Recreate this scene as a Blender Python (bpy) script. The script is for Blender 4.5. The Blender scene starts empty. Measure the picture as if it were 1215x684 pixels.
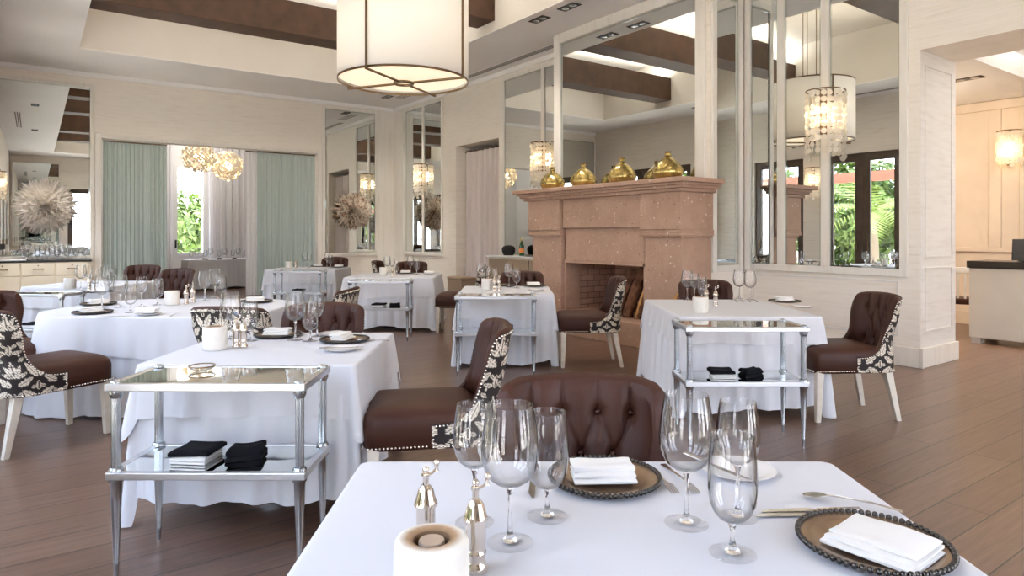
import bpy, math, random
from math import sin, cos, pi, radians as R, sqrt, exp, atan2, hypot
from mathutils import Vector

scene = bpy.context.scene
COL = scene.collection
rnd = random.Random(7)

# ------------------------------------------------------------------ frames
# room frame: local x = s (along the fireplace wall, from the far corner),
# local y = -r (r = distance from the fireplace wall into the room), z up
CORNER = (-2.94, 16.65, 0.0)
DA = (-0.5834, 0.8122)
DB = (0.8122, 0.5834)
ROT = atan2(-0.8122, 0.5834)


def w(s, r, z=0.0):
    return (CORNER[0] - DA[0] * s - DB[0] * r, CORNER[1] - DA[1] * s - DB[1] * r, z)


# ------------------------------------------------------------------ materials
def newmat(name):
    m = bpy.data.materials.new(name)
    m.use_nodes = True
    nt = m.node_tree
    b = nt.nodes['Principled BSDF']
    return m, nt, b


def L(nt, a, b):
    nt.links.new(a, b)


def pmat(name, col, rough=0.5, metal=0.0, bump=0.0, bscale=80, var=0.0, vscale=6, spec=0.5, emit=None, es=0, sheen=0):
    m, nt, b = newmat(name)
    b.inputs['Base Color'].default_value = (*col, 1)
    b.inputs['Roughness'].default_value = rough
    b.inputs['Metallic'].default_value = metal
    b.inputs['Specular IOR Level'].default_value = spec
    if sheen:
        b.inputs['Sheen Weight'].default_value = sheen
    if emit:
        b.inputs['Emission Color'].default_value = (*emit, 1)
        b.inputs['Emission Strength'].default_value = es
    if bump or var:
        tc = nt.nodes.new('ShaderNodeTexCoord')
        if var:
            n = nt.nodes.new('ShaderNodeTexNoise')
            n.inputs['Scale'].default_value = vscale
            n.inputs['Detail'].default_value = 5
            L(nt, tc.outputs['Object'], n.inputs['Vector'])
            r = nt.nodes.new('ShaderNodeValToRGB')
            r.color_ramp.elements[0].position = .3
            r.color_ramp.elements[1].position = .7
            r.color_ramp.elements[0].color = (*[c * (1 - var) for c in col], 1)
            r.color_ramp.elements[1].color = (*[min(1, c * (1 + var)) for c in col], 1)
            L(nt, n.outputs['Fac'], r.inputs['Fac'])
            L(nt, r.outputs['Color'], b.inputs['Base Color'])
        if bump:
            n2 = nt.nodes.new('ShaderNodeTexNoise')
            n2.inputs['Scale'].default_value = bscale
            n2.inputs['Detail'].default_value = 4
            L(nt, tc.outputs['Object'], n2.inputs['Vector'])
            bp = nt.nodes.new('ShaderNodeBump')
            bp.inputs['Strength'].default_value = bump
            bp.inputs['Distance'].default_value = .01
            L(nt, n2.outputs['Fac'], bp.inputs['Height'])
            L(nt, bp.outputs['Normal'], b.inputs['Normal'])
    return m


def streak_mat(name, c1, c2, c3, sc=(1.2, 1.2, 22), rough=.6, plank=0.0):
    """whitewashed boards: fine streaks running along the wall"""
    m, nt, b = newmat(name)
    tc = nt.nodes.new('ShaderNodeTexCoord')
    mp = nt.nodes.new('ShaderNodeMapping')
    mp.inputs['Scale'].default_value = sc
    L(nt, tc.outputs['Object'], mp.inputs['Vector'])
    n = nt.nodes.new('ShaderNodeTexNoise')
    n.inputs['Scale'].default_value = 1.6
    n.inputs['Detail'].default_value = 8
    n.inputs['Roughness'].default_value = .65
    L(nt, mp.outputs['Vector'], n.inputs['Vector'])
    r = nt.nodes.new('ShaderNodeValToRGB')
    e = r.color_ramp.elements
    e[0].position = .30
    e[0].color = (*c3, 1)
    e[1].position = .62
    e[1].color = (*c1, 1)
    k = e.new(.44)
    k.color = (*c2, 1)
    L(nt, n.outputs['Fac'], r.inputs['Fac'])
    n2 = nt.nodes.new('ShaderNodeTexNoise')
    n2.inputs['Scale'].default_value = .9
    L(nt, tc.outputs['Object'], n2.inputs['Vector'])
    mx = nt.nodes.new('ShaderNodeMix')
    mx.data_type = 'RGBA'
    mx.inputs['B'].default_value = (*c1, 1)
    L(nt, n2.outputs['Fac'], mx.inputs['Factor'])
    L(nt, r.outputs['Color'], mx.inputs['A'])
    L(nt, mx.outputs['Result'], b.inputs['Base Color'])
    b.inputs['Roughness'].default_value = rough
    bp = nt.nodes.new('ShaderNodeBump')
    bp.inputs['Strength'].default_value = .12
    bp.inputs['Distance'].default_value = .004
    L(nt, n.outputs['Fac'], bp.inputs['Height'])
    L(nt, bp.outputs['Normal'], b.inputs['Normal'])
    return m


def floor_mat():
    m, nt, b = newmat('floor_boards')
    tc = nt.nodes.new('ShaderNodeTexCoord')
    sp = nt.nodes.new('ShaderNodeSeparateXYZ')
    cb = nt.nodes.new('ShaderNodeCombineXYZ')
    L(nt, tc.outputs['Object'], sp.inputs['Vector'])
    L(nt, sp.outputs['Y'], cb.inputs['X'])
    L(nt, sp.outputs['X'], cb.inputs['Y'])
    br = nt.nodes.new('ShaderNodeTexBrick')
    br.offset = .37
    br.inputs['Scale'].default_value = 1
    br.inputs['Brick Width'].default_value = 2.6
    br.inputs['Row Height'].default_value = .215
    br.inputs['Mortar Size'].default_value = .0035
    br.inputs['Mortar Smooth'].default_value = .1
    br.inputs['Bias'].default_value = 0
    br.inputs['Color1'].default_value = (.172, .106, .074, 1)
    br.inputs['Color2'].default_value = (.136, .081, .056, 1)
    br.inputs['Mortar'].default_value = (.02, .013, .01, 1)
    L(nt, cb.outputs['Vector'], br.inputs['Vector'])
    mp = nt.nodes.new('ShaderNodeMapping')
    mp.inputs['Scale'].default_value = (1.5, 26, 1)
    L(nt, cb.outputs['Vector'], mp.inputs['Vector'])
    n = nt.nodes.new('ShaderNodeTexNoise')
    n.inputs['Scale'].default_value = 1.5
    n.inputs['Detail'].default_value = 8
    n.inputs['Roughness'].default_value = .7
    L(nt, mp.outputs['Vector'], n.inputs['Vector'])
    r = nt.nodes.new('ShaderNodeValToRGB')
    r.color_ramp.elements[0].position = .3
    r.color_ramp.elements[0].color = (.62, .6, .6, 1)
    r.color_ramp.elements[1].position = .72
    r.color_ramp.elements[1].color = (1.25, 1.2, 1.18, 1)
    L(nt, n.outputs['Fac'], r.inputs['Fac'])
    mx = nt.nodes.new('ShaderNodeMix')
    mx.data_type = 'RGBA'
    mx.blend_type = 'MULTIPLY'
    mx.inputs['Factor'].default_value = 1
    L(nt, br.outputs['Color'], mx.inputs['A'])
    L(nt, r.outputs['Color'], mx.inputs['B'])
    L(nt, mx.outputs['Result'], b.inputs['Base Color'])
    b.inputs['Roughness'].default_value = .3
    bp = nt.nodes.new('ShaderNodeBump')
    bp.inputs['Strength'].default_value = .25
    bp.inputs['Distance'].default_value = .003
    ad = nt.nodes.new('ShaderNodeMath')
    ad.operation = 'SUBTRACT'
    L(nt, n.outputs['Fac'], ad.inputs[0])
    L(nt, br.outputs['Fac'], ad.inputs[1])
    L(nt, ad.outputs[0], bp.inputs['Height'])
    L(nt, bp.outputs['Normal'], b.inputs['Normal'])
    return m


def brick_mat():
    m, nt, b = newmat('fire_brick')
    uv = nt.nodes.new('ShaderNodeUVMap')
    br = nt.nodes.new('ShaderNodeTexBrick')
    br.inputs['Scale'].default_value = 1
    br.inputs['Brick Width'].default_value = .24
    br.inputs['Row Height'].default_value = .085
    br.inputs['Mortar Size'].default_value = .006
    br.inputs['Color1'].default_value = (.56, .36, .27, 1)
    br.inputs['Color2'].default_value = (.44, .27, .20, 1)
    br.inputs['Mortar'].default_value = (.22, .14, .10, 1)
    L(nt, uv.outputs['UV'], br.inputs['Vector'])
    L(nt, br.outputs['Color'], b.inputs['Base Color'])
    b.inputs['Roughness'].default_value = .9
    bp = nt.nodes.new('ShaderNodeBump')
    bp.inputs['Strength'].default_value = .6
    bp.inputs['Distance'].default_value = .01
    bp.invert = True
    L(nt, br.outputs['Fac'], bp.inputs['Height'])
    L(nt, bp.outputs['Normal'], b.inputs['Normal'])
    return m


def stone_mat():
    m, nt, b = newmat('pink_stone')
    tc = nt.nodes.new('ShaderNodeTexCoord')
    n = nt.nodes.new('ShaderNodeTexNoise')
    n.inputs['Scale'].default_value = 2.2
    n.inputs['Detail'].default_value = 8
    n.inputs['Roughness'].default_value = .7
    L(nt, tc.outputs['Object'], n.inputs['Vector'])
    r = nt.nodes.new('ShaderNodeValToRGB')
    r.color_ramp.elements[0].position = .3
    r.color_ramp.elements[0].color = (.40, .255, .185, 1)
    r.color_ramp.elements[1].position = .72
    r.color_ramp.elements[1].color = (.54, .365, .27, 1)
    L(nt, n.outputs['Fac'], r.inputs['Fac'])
    cur = r.outputs['Color']
    for sc, th, colr in ((15, .17, (.78, .66, .58, 1)), (26, .18, (.10, .05, .04, 1)), (45, .17, (.8, .7, .62, 1))):
        v = nt.nodes.new('ShaderNodeTexVoronoi')
        v.inputs['Scale'].default_value = sc
        v.inputs['Randomness'].default_value = 1
        mp = nt.nodes.new('ShaderNodeMapping')
        mp.inputs['Location'].default_value = (sc, sc * .3, 0)
        L(nt, tc.outputs['Object'], mp.inputs['Vector'])
        L(nt, mp.outputs['Vector'], v.inputs['Vector'])
        sepc = nt.nodes.new('ShaderNodeSeparateColor')
        L(nt, v.outputs['Color'], sepc.inputs['Color'])
        # per-cell speck radius
        mu = nt.nodes.new('ShaderNodeMath')
        mu.operation = 'MULTIPLY_ADD'
        mu.inputs[1].default_value = th * 2.2
        mu.inputs[2].default_value = -th * 1.0
        L(nt, sepc.outputs['Red'], mu.inputs[0])
        lt = nt.nodes.new('ShaderNodeMath')
        lt.operation = 'LESS_THAN'
        L(nt, v.outputs['Distance'], lt.inputs[0])
        L(nt, mu.outputs[0], lt.inputs[1])
        sc2 = nt.nodes.new('ShaderNodeMath')
        sc2.operation = 'MULTIPLY'
        sc2.inputs[1].default_value = .85
        L(nt, lt.outputs[0], sc2.inputs[0])
        mx = nt.nodes.new('ShaderNodeMix')
        mx.data_type = 'RGBA'
        mx.inputs['B'].default_value = colr
        L(nt, sc2.outputs[0], mx.inputs['Factor'])
        L(nt, cur, mx.inputs['A'])
        cur = mx.outputs['Result']
    L(nt, cur, b.inputs['Base Color'])
    b.inputs['Roughness'].default_value = .75
    return m


def attr_mat(name, rough=.8, trans=0.0, emit=0.0):
    m, nt, b = newmat(name)
    a = nt.nodes.new('ShaderNodeAttribute')
    a.attribute_name = 'Col'
    L(nt, a.outputs['Color'], b.inputs['Base Color'])
    b.inputs['Roughness'].default_value = rough
    if emit:
        L(nt, a.outputs['Color'], b.inputs['Emission Color'])
        b.inputs['Emission Strength'].default_value = emit
    if trans:
        out = nt.nodes['Material Output']
        t = nt.nodes.new('ShaderNodeBsdfTranslucent')
        L(nt, a.outputs['Color'], t.inputs['Color'])
        mx = nt.nodes.new('ShaderNodeMixShader')
        mx.inputs[0].default_value = trans
        L(nt, b.outputs[0], mx.inputs[1])
        L(nt, t.outputs[0], mx.inputs[2])
        L(nt, mx.outputs[0], out.inputs['Surface'])
    return m


def cloth_mat(name, col, trans, rough=.9, bump=.05, sheer=0.0):
    m, nt, b = newmat(name)
    b.inputs['Base Color'].default_value = (*col, 1)
    b.inputs['Roughness'].default_value = rough
    b.inputs['Specular IOR Level'].default_value = .2
    out = nt.nodes['Material Output']
    cur = b.outputs[0]
    if trans:
        t = nt.nodes.new('ShaderNodeBsdfTranslucent')
        t.inputs['Color'].default_value = (*col, 1)
        mx = nt.nodes.new('ShaderNodeMixShader')
        mx.inputs[0].default_value = trans
        L(nt, cur, mx.inputs[1])
        L(nt, t.outputs[0], mx.inputs[2])
        cur = mx.outputs[0]
    if sheer:
        t = nt.nodes.new('ShaderNodeBsdfTransparent')
        mx = nt.nodes.new('ShaderNodeMixShader')
        mx.inputs[0].default_value = sheer
        L(nt, cur, mx.inputs[1])
        L(nt, t.outputs[0], mx.inputs[2])
        cur = mx.outputs[0]
    L(nt, cur, out.inputs['Surface'])
    tc = nt.nodes.new('ShaderNodeTexCoord')
    n2 = nt.nodes.new('ShaderNodeTexNoise')
    n2.inputs['Scale'].default_value = 5
    n2.inputs['Detail'].default_value = 3
    L(nt, tc.outputs['Object'], n2.inputs['Vector'])
    bp = nt.nodes.new('ShaderNodeBump')
    bp.inputs['Strength'].default_value = bump
    bp.inputs['Distance'].default_value = .02
    L(nt, n2.outputs['Fac'], bp.inputs['Height'])
    L(nt, bp.outputs['Normal'], b.inputs['Normal'])
    return m


def thin_glass(name, tint=(1, 1, 1), edge=.5, base=.05, power=3.2, rough=0.0):
    m, nt, b = newmat(name)
    nt.nodes.remove(b)
    out = nt.nodes['Material Output']
    lw = nt.nodes.new('ShaderNodeLayerWeight')
    lw.inputs['Blend'].default_value = .5
    pw = nt.nodes.new('ShaderNodeMath')
    pw.operation = 'POWER'
    pw.inputs[1].default_value = power
    L(nt, lw.outputs['Facing'], pw.inputs[0])
    ma = nt.nodes.new('ShaderNodeMath')
    ma.operation = 'MULTIPLY_ADD'
    ma.inputs[1].default_value = .8
    ma.inputs[2].default_value = base
    ma.use_clamp = True
    L(nt, pw.outputs[0], ma.inputs[0])
    mc = nt.nodes.new('ShaderNodeMix')
    mc.data_type = 'RGBA'
    mc.inputs['A'].default_value = (*tint, 1)
    mc.inputs['B'].default_value = (*[c * edge for c in tint], 1)
    L(nt, pw.outputs[0], mc.inputs['Factor'])
    t = nt.nodes.new('ShaderNodeBsdfTransparent')
    L(nt, mc.outputs['Result'], t.inputs['Color'])
    g = nt.nodes.new('ShaderNodeBsdfGlossy')
    g.inputs['Roughness'].default_value = rough
    mx = nt.nodes.new('ShaderNodeMixShader')
    L(nt, ma.outputs[0], mx.inputs[0])
    L(nt, t.outputs[0], mx.inputs[1])
    L(nt, g.outputs[0], mx.inputs[2])
    L(nt, mx.outputs[0], out.inputs['Surface'])
    return m


def solid_glass(name, col=(1, 1, 1), ior=1.48):
    m, nt, b = newmat(name)
    b.inputs['Base Color'].default_value = (*col, 1)
    b.inputs['Roughness'].default_value = 0
    b.inputs['Transmission Weight'].default_value = 1
    b.inputs['IOR'].default_value = ior
    return m


def emit_mat(name, col, s):
    m, nt, b = newmat(name)
    b.inputs['Base Color'].default_value = (*col, 1)
    b.inputs['Emission Color'].default_value = (*col, 1)
    b.inputs['Emission Strength'].default_value = s
    return m


M = {}
M['wall'] = streak_mat('whitewash_wall', (.88, .825, .745), (.81, .745, .655), (.63, .55, .455))
M['wall_end'] = streak_mat('whitewash_planks', (.78, .765, .73), (.70, .675, .63), (.55, .51, .46), sc=(1.6, 1.6, 14))
M['frame'] = streak_mat('whitewash_frame', (.82, .79, .73), (.76, .72, .64), (.60, .53, .44), sc=(9, 9, .6))
M['ceil'] = pmat('ceiling_paint', (.90, .885, .865), .9, var=.03, vscale=.6)
M['tray'] = pmat('tray_plaster', (.80, .76, .70), .85, var=.04, vscale=.8)
M['beam'] = pmat('dark_beam_wood', (.080, .040, .022), .55, var=.25, vscale=5)
M['floor'] = floor_mat()
M['mirror'] = pmat('mirror_silver', (.80, .83, .815), .0, 1.0)
M['mirror_edge'] = pmat('mirror_bevel', (.62, .68, .65), .05, 1.0)
M['brick'] = brick_mat()
M['stone'] = stone_mat()
M['leather'] = pmat('brown_leather', (.052, .0195, .0125), .5, bump=.12, bscale=160, var=.16, vscale=4, spec=.28)
M['damask'] = attr_mat('damask_fabric', .75)
M['nail'] = pmat('nailhead_pewter', (.74, .69, .61), .25, 1.0)
M['legwood'] = pmat('cream_leg_paint', (.72, .66, .56), .5, var=.08, vscale=20)
M['linen'] = cloth_mat('white_linen', (.755, .765, .81), .12, bump=.08)
M['linen_skirt'] = cloth_mat('white_linen_skirt', (.80, .82, .87), .12, bump=.08)
M['napkin'] = pmat('white_napkin', (.82, .81, .79), .95, bump=.1, bscale=300)
M['blackcloth'] = pmat('black_napkin', (.008, .008, .01), .95, bump=.2, bscale=300, spec=.2)
M['greycloth'] = cloth_mat('grey_linen', (.50, .49, .50), 0)
M['pewter'] = pmat('pewter_metal', (.50, .54, .58), .27, 1.0)
M['pewter_light'] = pmat('pewter_rail', (.66, .68, .71), .32, 1.0)
M['silver'] = pmat('polished_silver', (.74, .66, .58), .1, 1.0)
M['steel'] = pmat('cutlery_steel', (.62, .61, .60), .14, 1.0)
M['bronze'] = pmat('bronze_metal', (.20, .14, .085), .35, 1.0)
M['darkbronze'] = pmat('dark_bead_metal', (.085, .08, .075), .22, 1.0)
M['charger'] = pmat('bronze_plate', (.30, .205, .135), .24, .7, var=.2, vscale=14)
M['china'] = pmat('white_china', (.82, .82, .82), .15)
M['glass'] = thin_glass('wine_glass_wall', edge=.35, base=.035, power=2.4)
M['footglass'] = thin_glass('wine_glass_foot', edge=.85, base=.015, power=5)
M['stemglass'] = solid_glass('wine_glass_stem')
M['pane'] = thin_glass('window_pane', edge=.9, base=.03, power=5)
M['tabletopglass'] = pmat('antique_mirror_glass', (.78, .83, .83), .03, 1.0)
M['alabaster'] = pmat('alabaster', (.74, .71, .65), .45, var=.10, vscale=14)
M['scorch'] = attr_mat('scorched_alabaster', .5)
M['alabaster_top'] = pmat('alabaster_scorched', (.42, .27, .16), .6, var=.4, vscale=30)
M['wax'] = pmat('tealight', (.45, .36, .28), .4, .4)
M['gold_glass'] = pmat('mercury_gold', (.44, .33, .12), .2, .8, var=.5, vscale=12, bump=.2, bscale=30)
M['shell'] = cloth_mat('capiz_shell', (.88, .83, .73), .35, rough=.2, bump=.0)
M['bulb'] = emit_mat('bulb_glow', (1, .72, .42), 9)
M['shade'] = cloth_mat('drum_linen', (.86, .85, .83), .25)
M['diffuser'] = pmat('drum_diffuser', (.86, .77, .62), .7, emit=(1, .80, .55), es=.55)
M['feather'] = attr_mat('feathers', .9, .4)
M['greensheer'] = cloth_mat('sage_curtain', (.52, .60, .57), .3, sheer=.05)
M['whitesheer'] = cloth_mat('white_curtain', (.80, .78, .78), .35)
M['pinksheer'] = cloth_mat('blush_curtain', (.90, .815, .785), .2)
M['cream_paint'] = pmat('cream_cabinet', (.73, .65, .50), .45, var=.04, vscale=3)
M['black'] = pmat('black_top', (.012, .011, .011), .3)
M['blackmatte'] = pmat('black_matte', (.015, .014, .013), .7)
M['host'] = pmat('host_stand_paint', (.62, .60, .55), .5, var=.05, vscale=2)
M['plaster'] = pmat('beige_plaster', (.70, .58, .465), .9, var=.10, vscale=1.3)
M['whitepaint'] = pmat('white_paint', (.78, .76, .74), .5)
M['doorwood'] = pmat('dark_door_wood', (.085, .06, .045), .4, var=.2, vscale=5)
M['bark'] = pmat('log_bark', (.16, .075, .042), .95, bump=1.0, bscale=28, var=.5, vscale=12)
M['cutwood'] = pmat('log_split_face', (.55, .30, .10), .8, var=.25, vscale=16)
M['trunk'] = pmat('palm_trunk', (.22, .17, .12), .9, bump=.6, bscale=18)
M['leaf'] = attr_mat('leaves', .55, .35)
M['terrace'] = pmat('terrace_paving', (.66, .60, .52), .9, var=.12, vscale=2)
M['redwood'] = pmat('pergola_wood', (.30, .10, .055), .6)
M['bottle'] = pmat('green_bottle', (.015, .07, .02), .08)
M['foil'] = pmat('orange_label', (.75, .25, .06), .5)
M['tan'] = pmat('tan_fabric', (.36, .27, .19), .9)
M['globe'] = pmat('gold_flower_discs', (.84, .74, .56), .3, .6, emit=(1, .8, .55), es=.08)
M['screen'] = pmat('screen_black', (.02, .02, .022), .15)
M['vent'] = pmat('vent_grey', (.20, .19, .18), .7)
M['spot_in'] = pmat('downlight_black', (.012, .012, .012), .5)


# ------------------------------------------------------------------ mesh builder
class MB:
    def __init__(self):
        self.v = []
        self.f = []
        self.c = None

    def box(self, x0, x1, y0, y1, z0, z1):
        b = len(self.v)
        self.v += [(x0, y0, z0), (x1, y0, z0), (x1, y1, z0), (x0, y1, z0), (x0, y0, z1), (x1, y0, z1), (x1, y1, z1), (x0, y1, z1)]
        self.f += [tuple(b + i for i in q) for q in ((0, 3, 2, 1), (4, 5, 6, 7), (0, 1, 5, 4), (1, 2, 6, 5), (2, 3, 7, 6), (3, 0, 4, 7))]
        return self

    def rb(self, s0, s1, r0, r1, z0, z1):   # box in room coordinates
        return self.box(s0, s1, -r1, -r0, z0, z1)

    def taper(self, cx0, cy0, h0, z0, cx1, cy1, h1, z1):
        """square post, centre/halfwidth at the bottom and top"""
        b = len(self.v)
        for cx, cy, h, z in ((cx0, cy0, h0, z0), (cx1, cy1, h1, z1)):
            self.v += [(cx - h, cy - h, z), (cx + h, cy - h, z), (cx + h, cy + h, z), (cx - h, cy + h, z)]
        self.f += [tuple(b + i for i in q) for q in ((0, 3, 2, 1), (4, 5, 6, 7), (0, 1, 5, 4), (1, 2, 6, 5), (2, 3, 7, 6), (3, 0, 4, 7))]
        return self

    def grid(self, fn, nu, nv, cu=False, cv=False, flip=False):
        b = len(self.v)
        for i in range(nu):
            for j in range(nv):
                self.v.append(fn(i / (nu if cu else nu - 1), j / (nv if cv else nv - 1)))
        for i in range(nu if cu else nu - 1):
            for j in range(nv if cv else nv - 1):
                i2 = (i + 1) % nu
                j2 = (j + 1) % nv
                q = (b + i * nv + j, b + i2 * nv + j, b + i2 * nv + j2, b + i * nv + j2)
                self.f.append(q[::-1] if flip else q)
        return self

    def lathe(self, prof, seg=32, c=(0, 0, 0), flute=0, famp=0.0, cap0=False, cap1=False):
        b = len(self.v)
        n = len(prof)
        for i in range(seg):
            a = 2 * pi * i / seg
            k = 1 - famp * abs(cos(flute * a / 2)) if flute else 1
            for r, z in prof:
                self.v.append((c[0] + r * k * cos(a), c[1] + r * k * sin(a), c[2] + z))
        for i in range(seg):
            i2 = (i + 1) % seg
            for j in range(n - 1):
                self.f.append((b + i * n + j, b + i2 * n + j, b + i2 * n + j + 1, b + i * n + j + 1))
        if cap0:
            self.f.append(tuple(b + i * n for i in range(seg))[::-1])
        if cap1:
            self.f.append(tuple(b + i * n + n - 1 for i in range(seg)))
        return self

    def tube(self, pts, rad, seg=10, caps=True):
        pts = [Vector(p) for p in pts]
        n = len(pts)
        rs = rad if isinstance(rad, (list, tuple)) else [rad] * n
        b = len(self.v)
        up = Vector((0, 0, 1))
        prev = None
        for i, p in enumerate(pts):
            d = (pts[min(i + 1, n - 1)] - pts[max(i - 1, 0)]).normalized()
            if prev is None:
                x = d.cross(up if abs(d.z) < .95 else Vector((1, 0, 0))).normalized()
            else:
                x = (prev - d * prev.dot(d)).normalized()
            prev = x
            y = d.cross(x)
            for k in range(seg):
                a = 2 * pi * k / seg
                q = p + (x * cos(a) + y * sin(a)) * rs[i]
                self.v.append(tuple(q))
        for i in range(n - 1):
            for k in range(seg):
                k2 = (k + 1) % seg
                self.f.append((b + i * seg + k, b + i * seg + k2, b + (i + 1) * seg + k2, b + (i + 1) * seg + k))
        if caps:
            self.f.append(tuple(b + k for k in range(seg))[::-1])
            self.f.append(tuple(b + (n - 1) * seg + k for k in range(seg)))
        return self

    def sphere(self, c, r, nu=16, nv=10, sz=1.0):
        prof = [(max(1e-5, r * sin(pi * j / nv)), -r * sz * cos(pi * j / nv)) for j in range(nv + 1)]
        return self.lathe(prof, nu, c)

    def disc(self, c, n, r, seg=8, th=0.0):
        n = Vector(n).normalized()
        x = n.cross(Vector((0, 0, 1)) if abs(n.z) < .9 else Vector((1, 0, 0))).normalized()
        y = n.cross(x)
        b = len(self.v)
        for k in range(seg):
            a = 2 * pi * k / seg
            self.v.append(tuple(Vector(c) + (x * cos(a) + y * sin(a)) * r))
        self.f.append(tuple(range(b, b + seg)))
        return self

    def prism(self, out, z0, z1):
        b = len(self.v)
        n = len(out)
        self.v += [(x, y, z0) for x, y in out] + [(x, y, z1) for x, y in out]
        self.f.append(tuple(b + i for i in range(n))[::-1])
        self.f.append(tuple(b + n + i for i in range(n)))
        for i in range(n):
            j = (i + 1) % n
            self.f.append((b + i, b + j, b + n + j, b + n + i))
        return self

    def move(self, dx, dy, dz, start=0):
        for i in range(start, len(self.v)):
            x, y, z = self.v[i]
            self.v[i] = (x + dx, y + dy, z + dz)
        return self

    def rotz(self, a, start=0):
        c, s = cos(a), sin(a)
        for i in range(start, len(self.v)):
            x, y, z = self.v[i]
            self.v[i] = (x * c - y * s, x * s + y * c, z)
        return self

    def build(self, name, mat, parent=None, room=False, smooth=None, bevel=0, bseg=2, uv=False, loc=None, solid=0, sub=0):
        me = bpy.data.meshes.new(name)
        me.from_pydata(self.v, [], self.f)
        if self.c:
            ca = me.color_attributes.new('Col', 'FLOAT_COLOR', 'POINT')
            flat = []
            for c in self.c:
                flat += [c[0], c[1], c[2], 1]
            ca.data.foreach_set('color', flat)
        me.materials.append(M[mat] if isinstance(mat, str) else mat)
        if uv:
            ul = me.uv_layers.new(name='UVMap')
            for p in me.polygons:
                n = p.normal
                ax = max(range(3), key=lambda i: abs(n[i]))
                ia, ib = ((1, 2), (0, 2), (0, 1))[ax]
                for li in p.loop_indices:
                    co = me.vertices[me.loops[li].vertex_index].co
                    ul.data[li].uv = (co[ia], co[ib])
        if smooth is not None:
            me.polygons.foreach_set('use_smooth', [True] * len(me.polygons))
            if smooth < 180:
                me.set_sharp_from_angle(angle=R(smooth))
        me.update()
        o = bpy.data.objects.new(name, me)
        COL.objects.link(o)
        if parent:
            o.parent = parent
        if room:
            o.location = CORNER
            o.rotation_euler = (0, 0, ROT)
        if loc:
            o.location = loc
        if bevel:
            md = o.modifiers.new('bevel', 'BEVEL')
            md.width = bevel
            md.segments = bseg
            md.limit_method = 'ANGLE'
            md.angle_limit = R(40)
        if solid:
            md = o.modifiers.new('solid', 'SOLIDIFY')
            md.thickness = solid
            md.offset = 0
        return o


def tag(o, label, cat, group=None):
    o['label'] = label
    o['category'] = cat
    if group:
        o['group'] = group
    return o


def thing(name, label, cat, loc=(0, 0, 0), rz=0, group=None, room=False):
    o = bpy.data.objects.new(name, None)
    o.empty_display_size = .1
    COL.objects.link(o)
    o.location = loc
    o.rotation_euler = (0, 0, rz)
    if room:
        o.location = CORNER
        o.rotation_euler = (0, 0, ROT)
    return tag(o, label, cat, group)


def struct(o):
    o['kind'] = 'structure'
    return o


KIDS = {}


def kids(o):
    return list(o.children)


def dup(root, label, loc, rz=0, group=None):
    c = root.copy()
    COL.objects.link(c)
    c.location = loc
    c.rotation_euler = (0, 0, rz)
    c['label'] = label
    if group:
        c['group'] = group
    elif 'group' in c:
        del c['group']
    for ch in root.children:
        k = ch.copy()
        COL.objects.link(k)
        k.parent = c
        for g in ch.children:
            d = g.copy()
            COL.objects.link(d)
            d.parent = k
    return c


class Kind:
    """first call places the prototype itself, later calls place copies"""

    def __init__(self, make, cat):
        self.make, self.cat, self.proto = make, cat, None

    def __call__(self, label, loc, rz=0, group=None):
        if self.proto is None:
            self.proto = self.make()
            o = self.proto
            o.location = loc
            o.rotation_euler = (0, 0, rz)
            tag(o, label, self.cat, group)
            bpy.context.view_layer.update()
            return o
        return dup(self.proto, label, loc, rz, group)


def empty(name):
    o = bpy.data.objects.new(name, None)
    o.empty_display_size = .1
    COL.objects.link(o)
    return o


CEIL = 4.5
RD = 8.1      # garden door wall
SC = 17.4     # wall behind the camera
LINT = 3.24
T0, T1_, TS0, TS1 = 1.55, 6.70, 1.87, 15.6   # ceiling tray r0 r1 s0 s1
TTOP = 5.62

# =================================================================== SHELL
mb = MB().rb(-4.5, SC + .2, -4.6, RD + .2, -.1, 0)
struct(mb.build('floor', 'floor', room=True))

mb = MB()   # soffit around the tray + tray walls + tray top
mb.rb(-.2, SC, -.1, T0, CEIL, CEIL + .015)
mb.rb(-.2, SC, T1_, RD + .1, CEIL, CEIL + .015)
mb.rb(-.2, TS0, T0, T1_, CEIL, CEIL + .015)
mb.rb(TS1, SC, T0, T1_, CEIL, CEIL + .015)
struct(mb.build('ceiling', 'ceil', room=True))
mb = MB()
mb.rb(TS0 - .1, TS1 + .1, T0 - .1, T0, CEIL + .016, TTOP)
mb.rb(TS0 - .1, TS1 + .1, T1_, T1_ + .1, CEIL + .016, TTOP)
mb.rb(TS0 - .1, TS0, T0, T1_, CEIL + .016, TTOP)
mb.rb(TS1, TS1 + .1, T0, T1_, CEIL + .016, TTOP)
mb.rb(TS0 - .1, TS1 + .1, T0 - .1, T1_ + .1, TTOP, TTOP + .1)
struct(mb.build('ceiling_tray', 'tray', room=True))
BEAMS = (3.75, 6.25, 10.3, 12.8)
for s0 in BEAMS:
    t = MB().rb(s0, s0 + .5, T0 + .002, T1_ - .002, 4.66, 5.2).build('ceiling_beam', 'beam', room=True, bevel=.008)
    struct(t)

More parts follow.
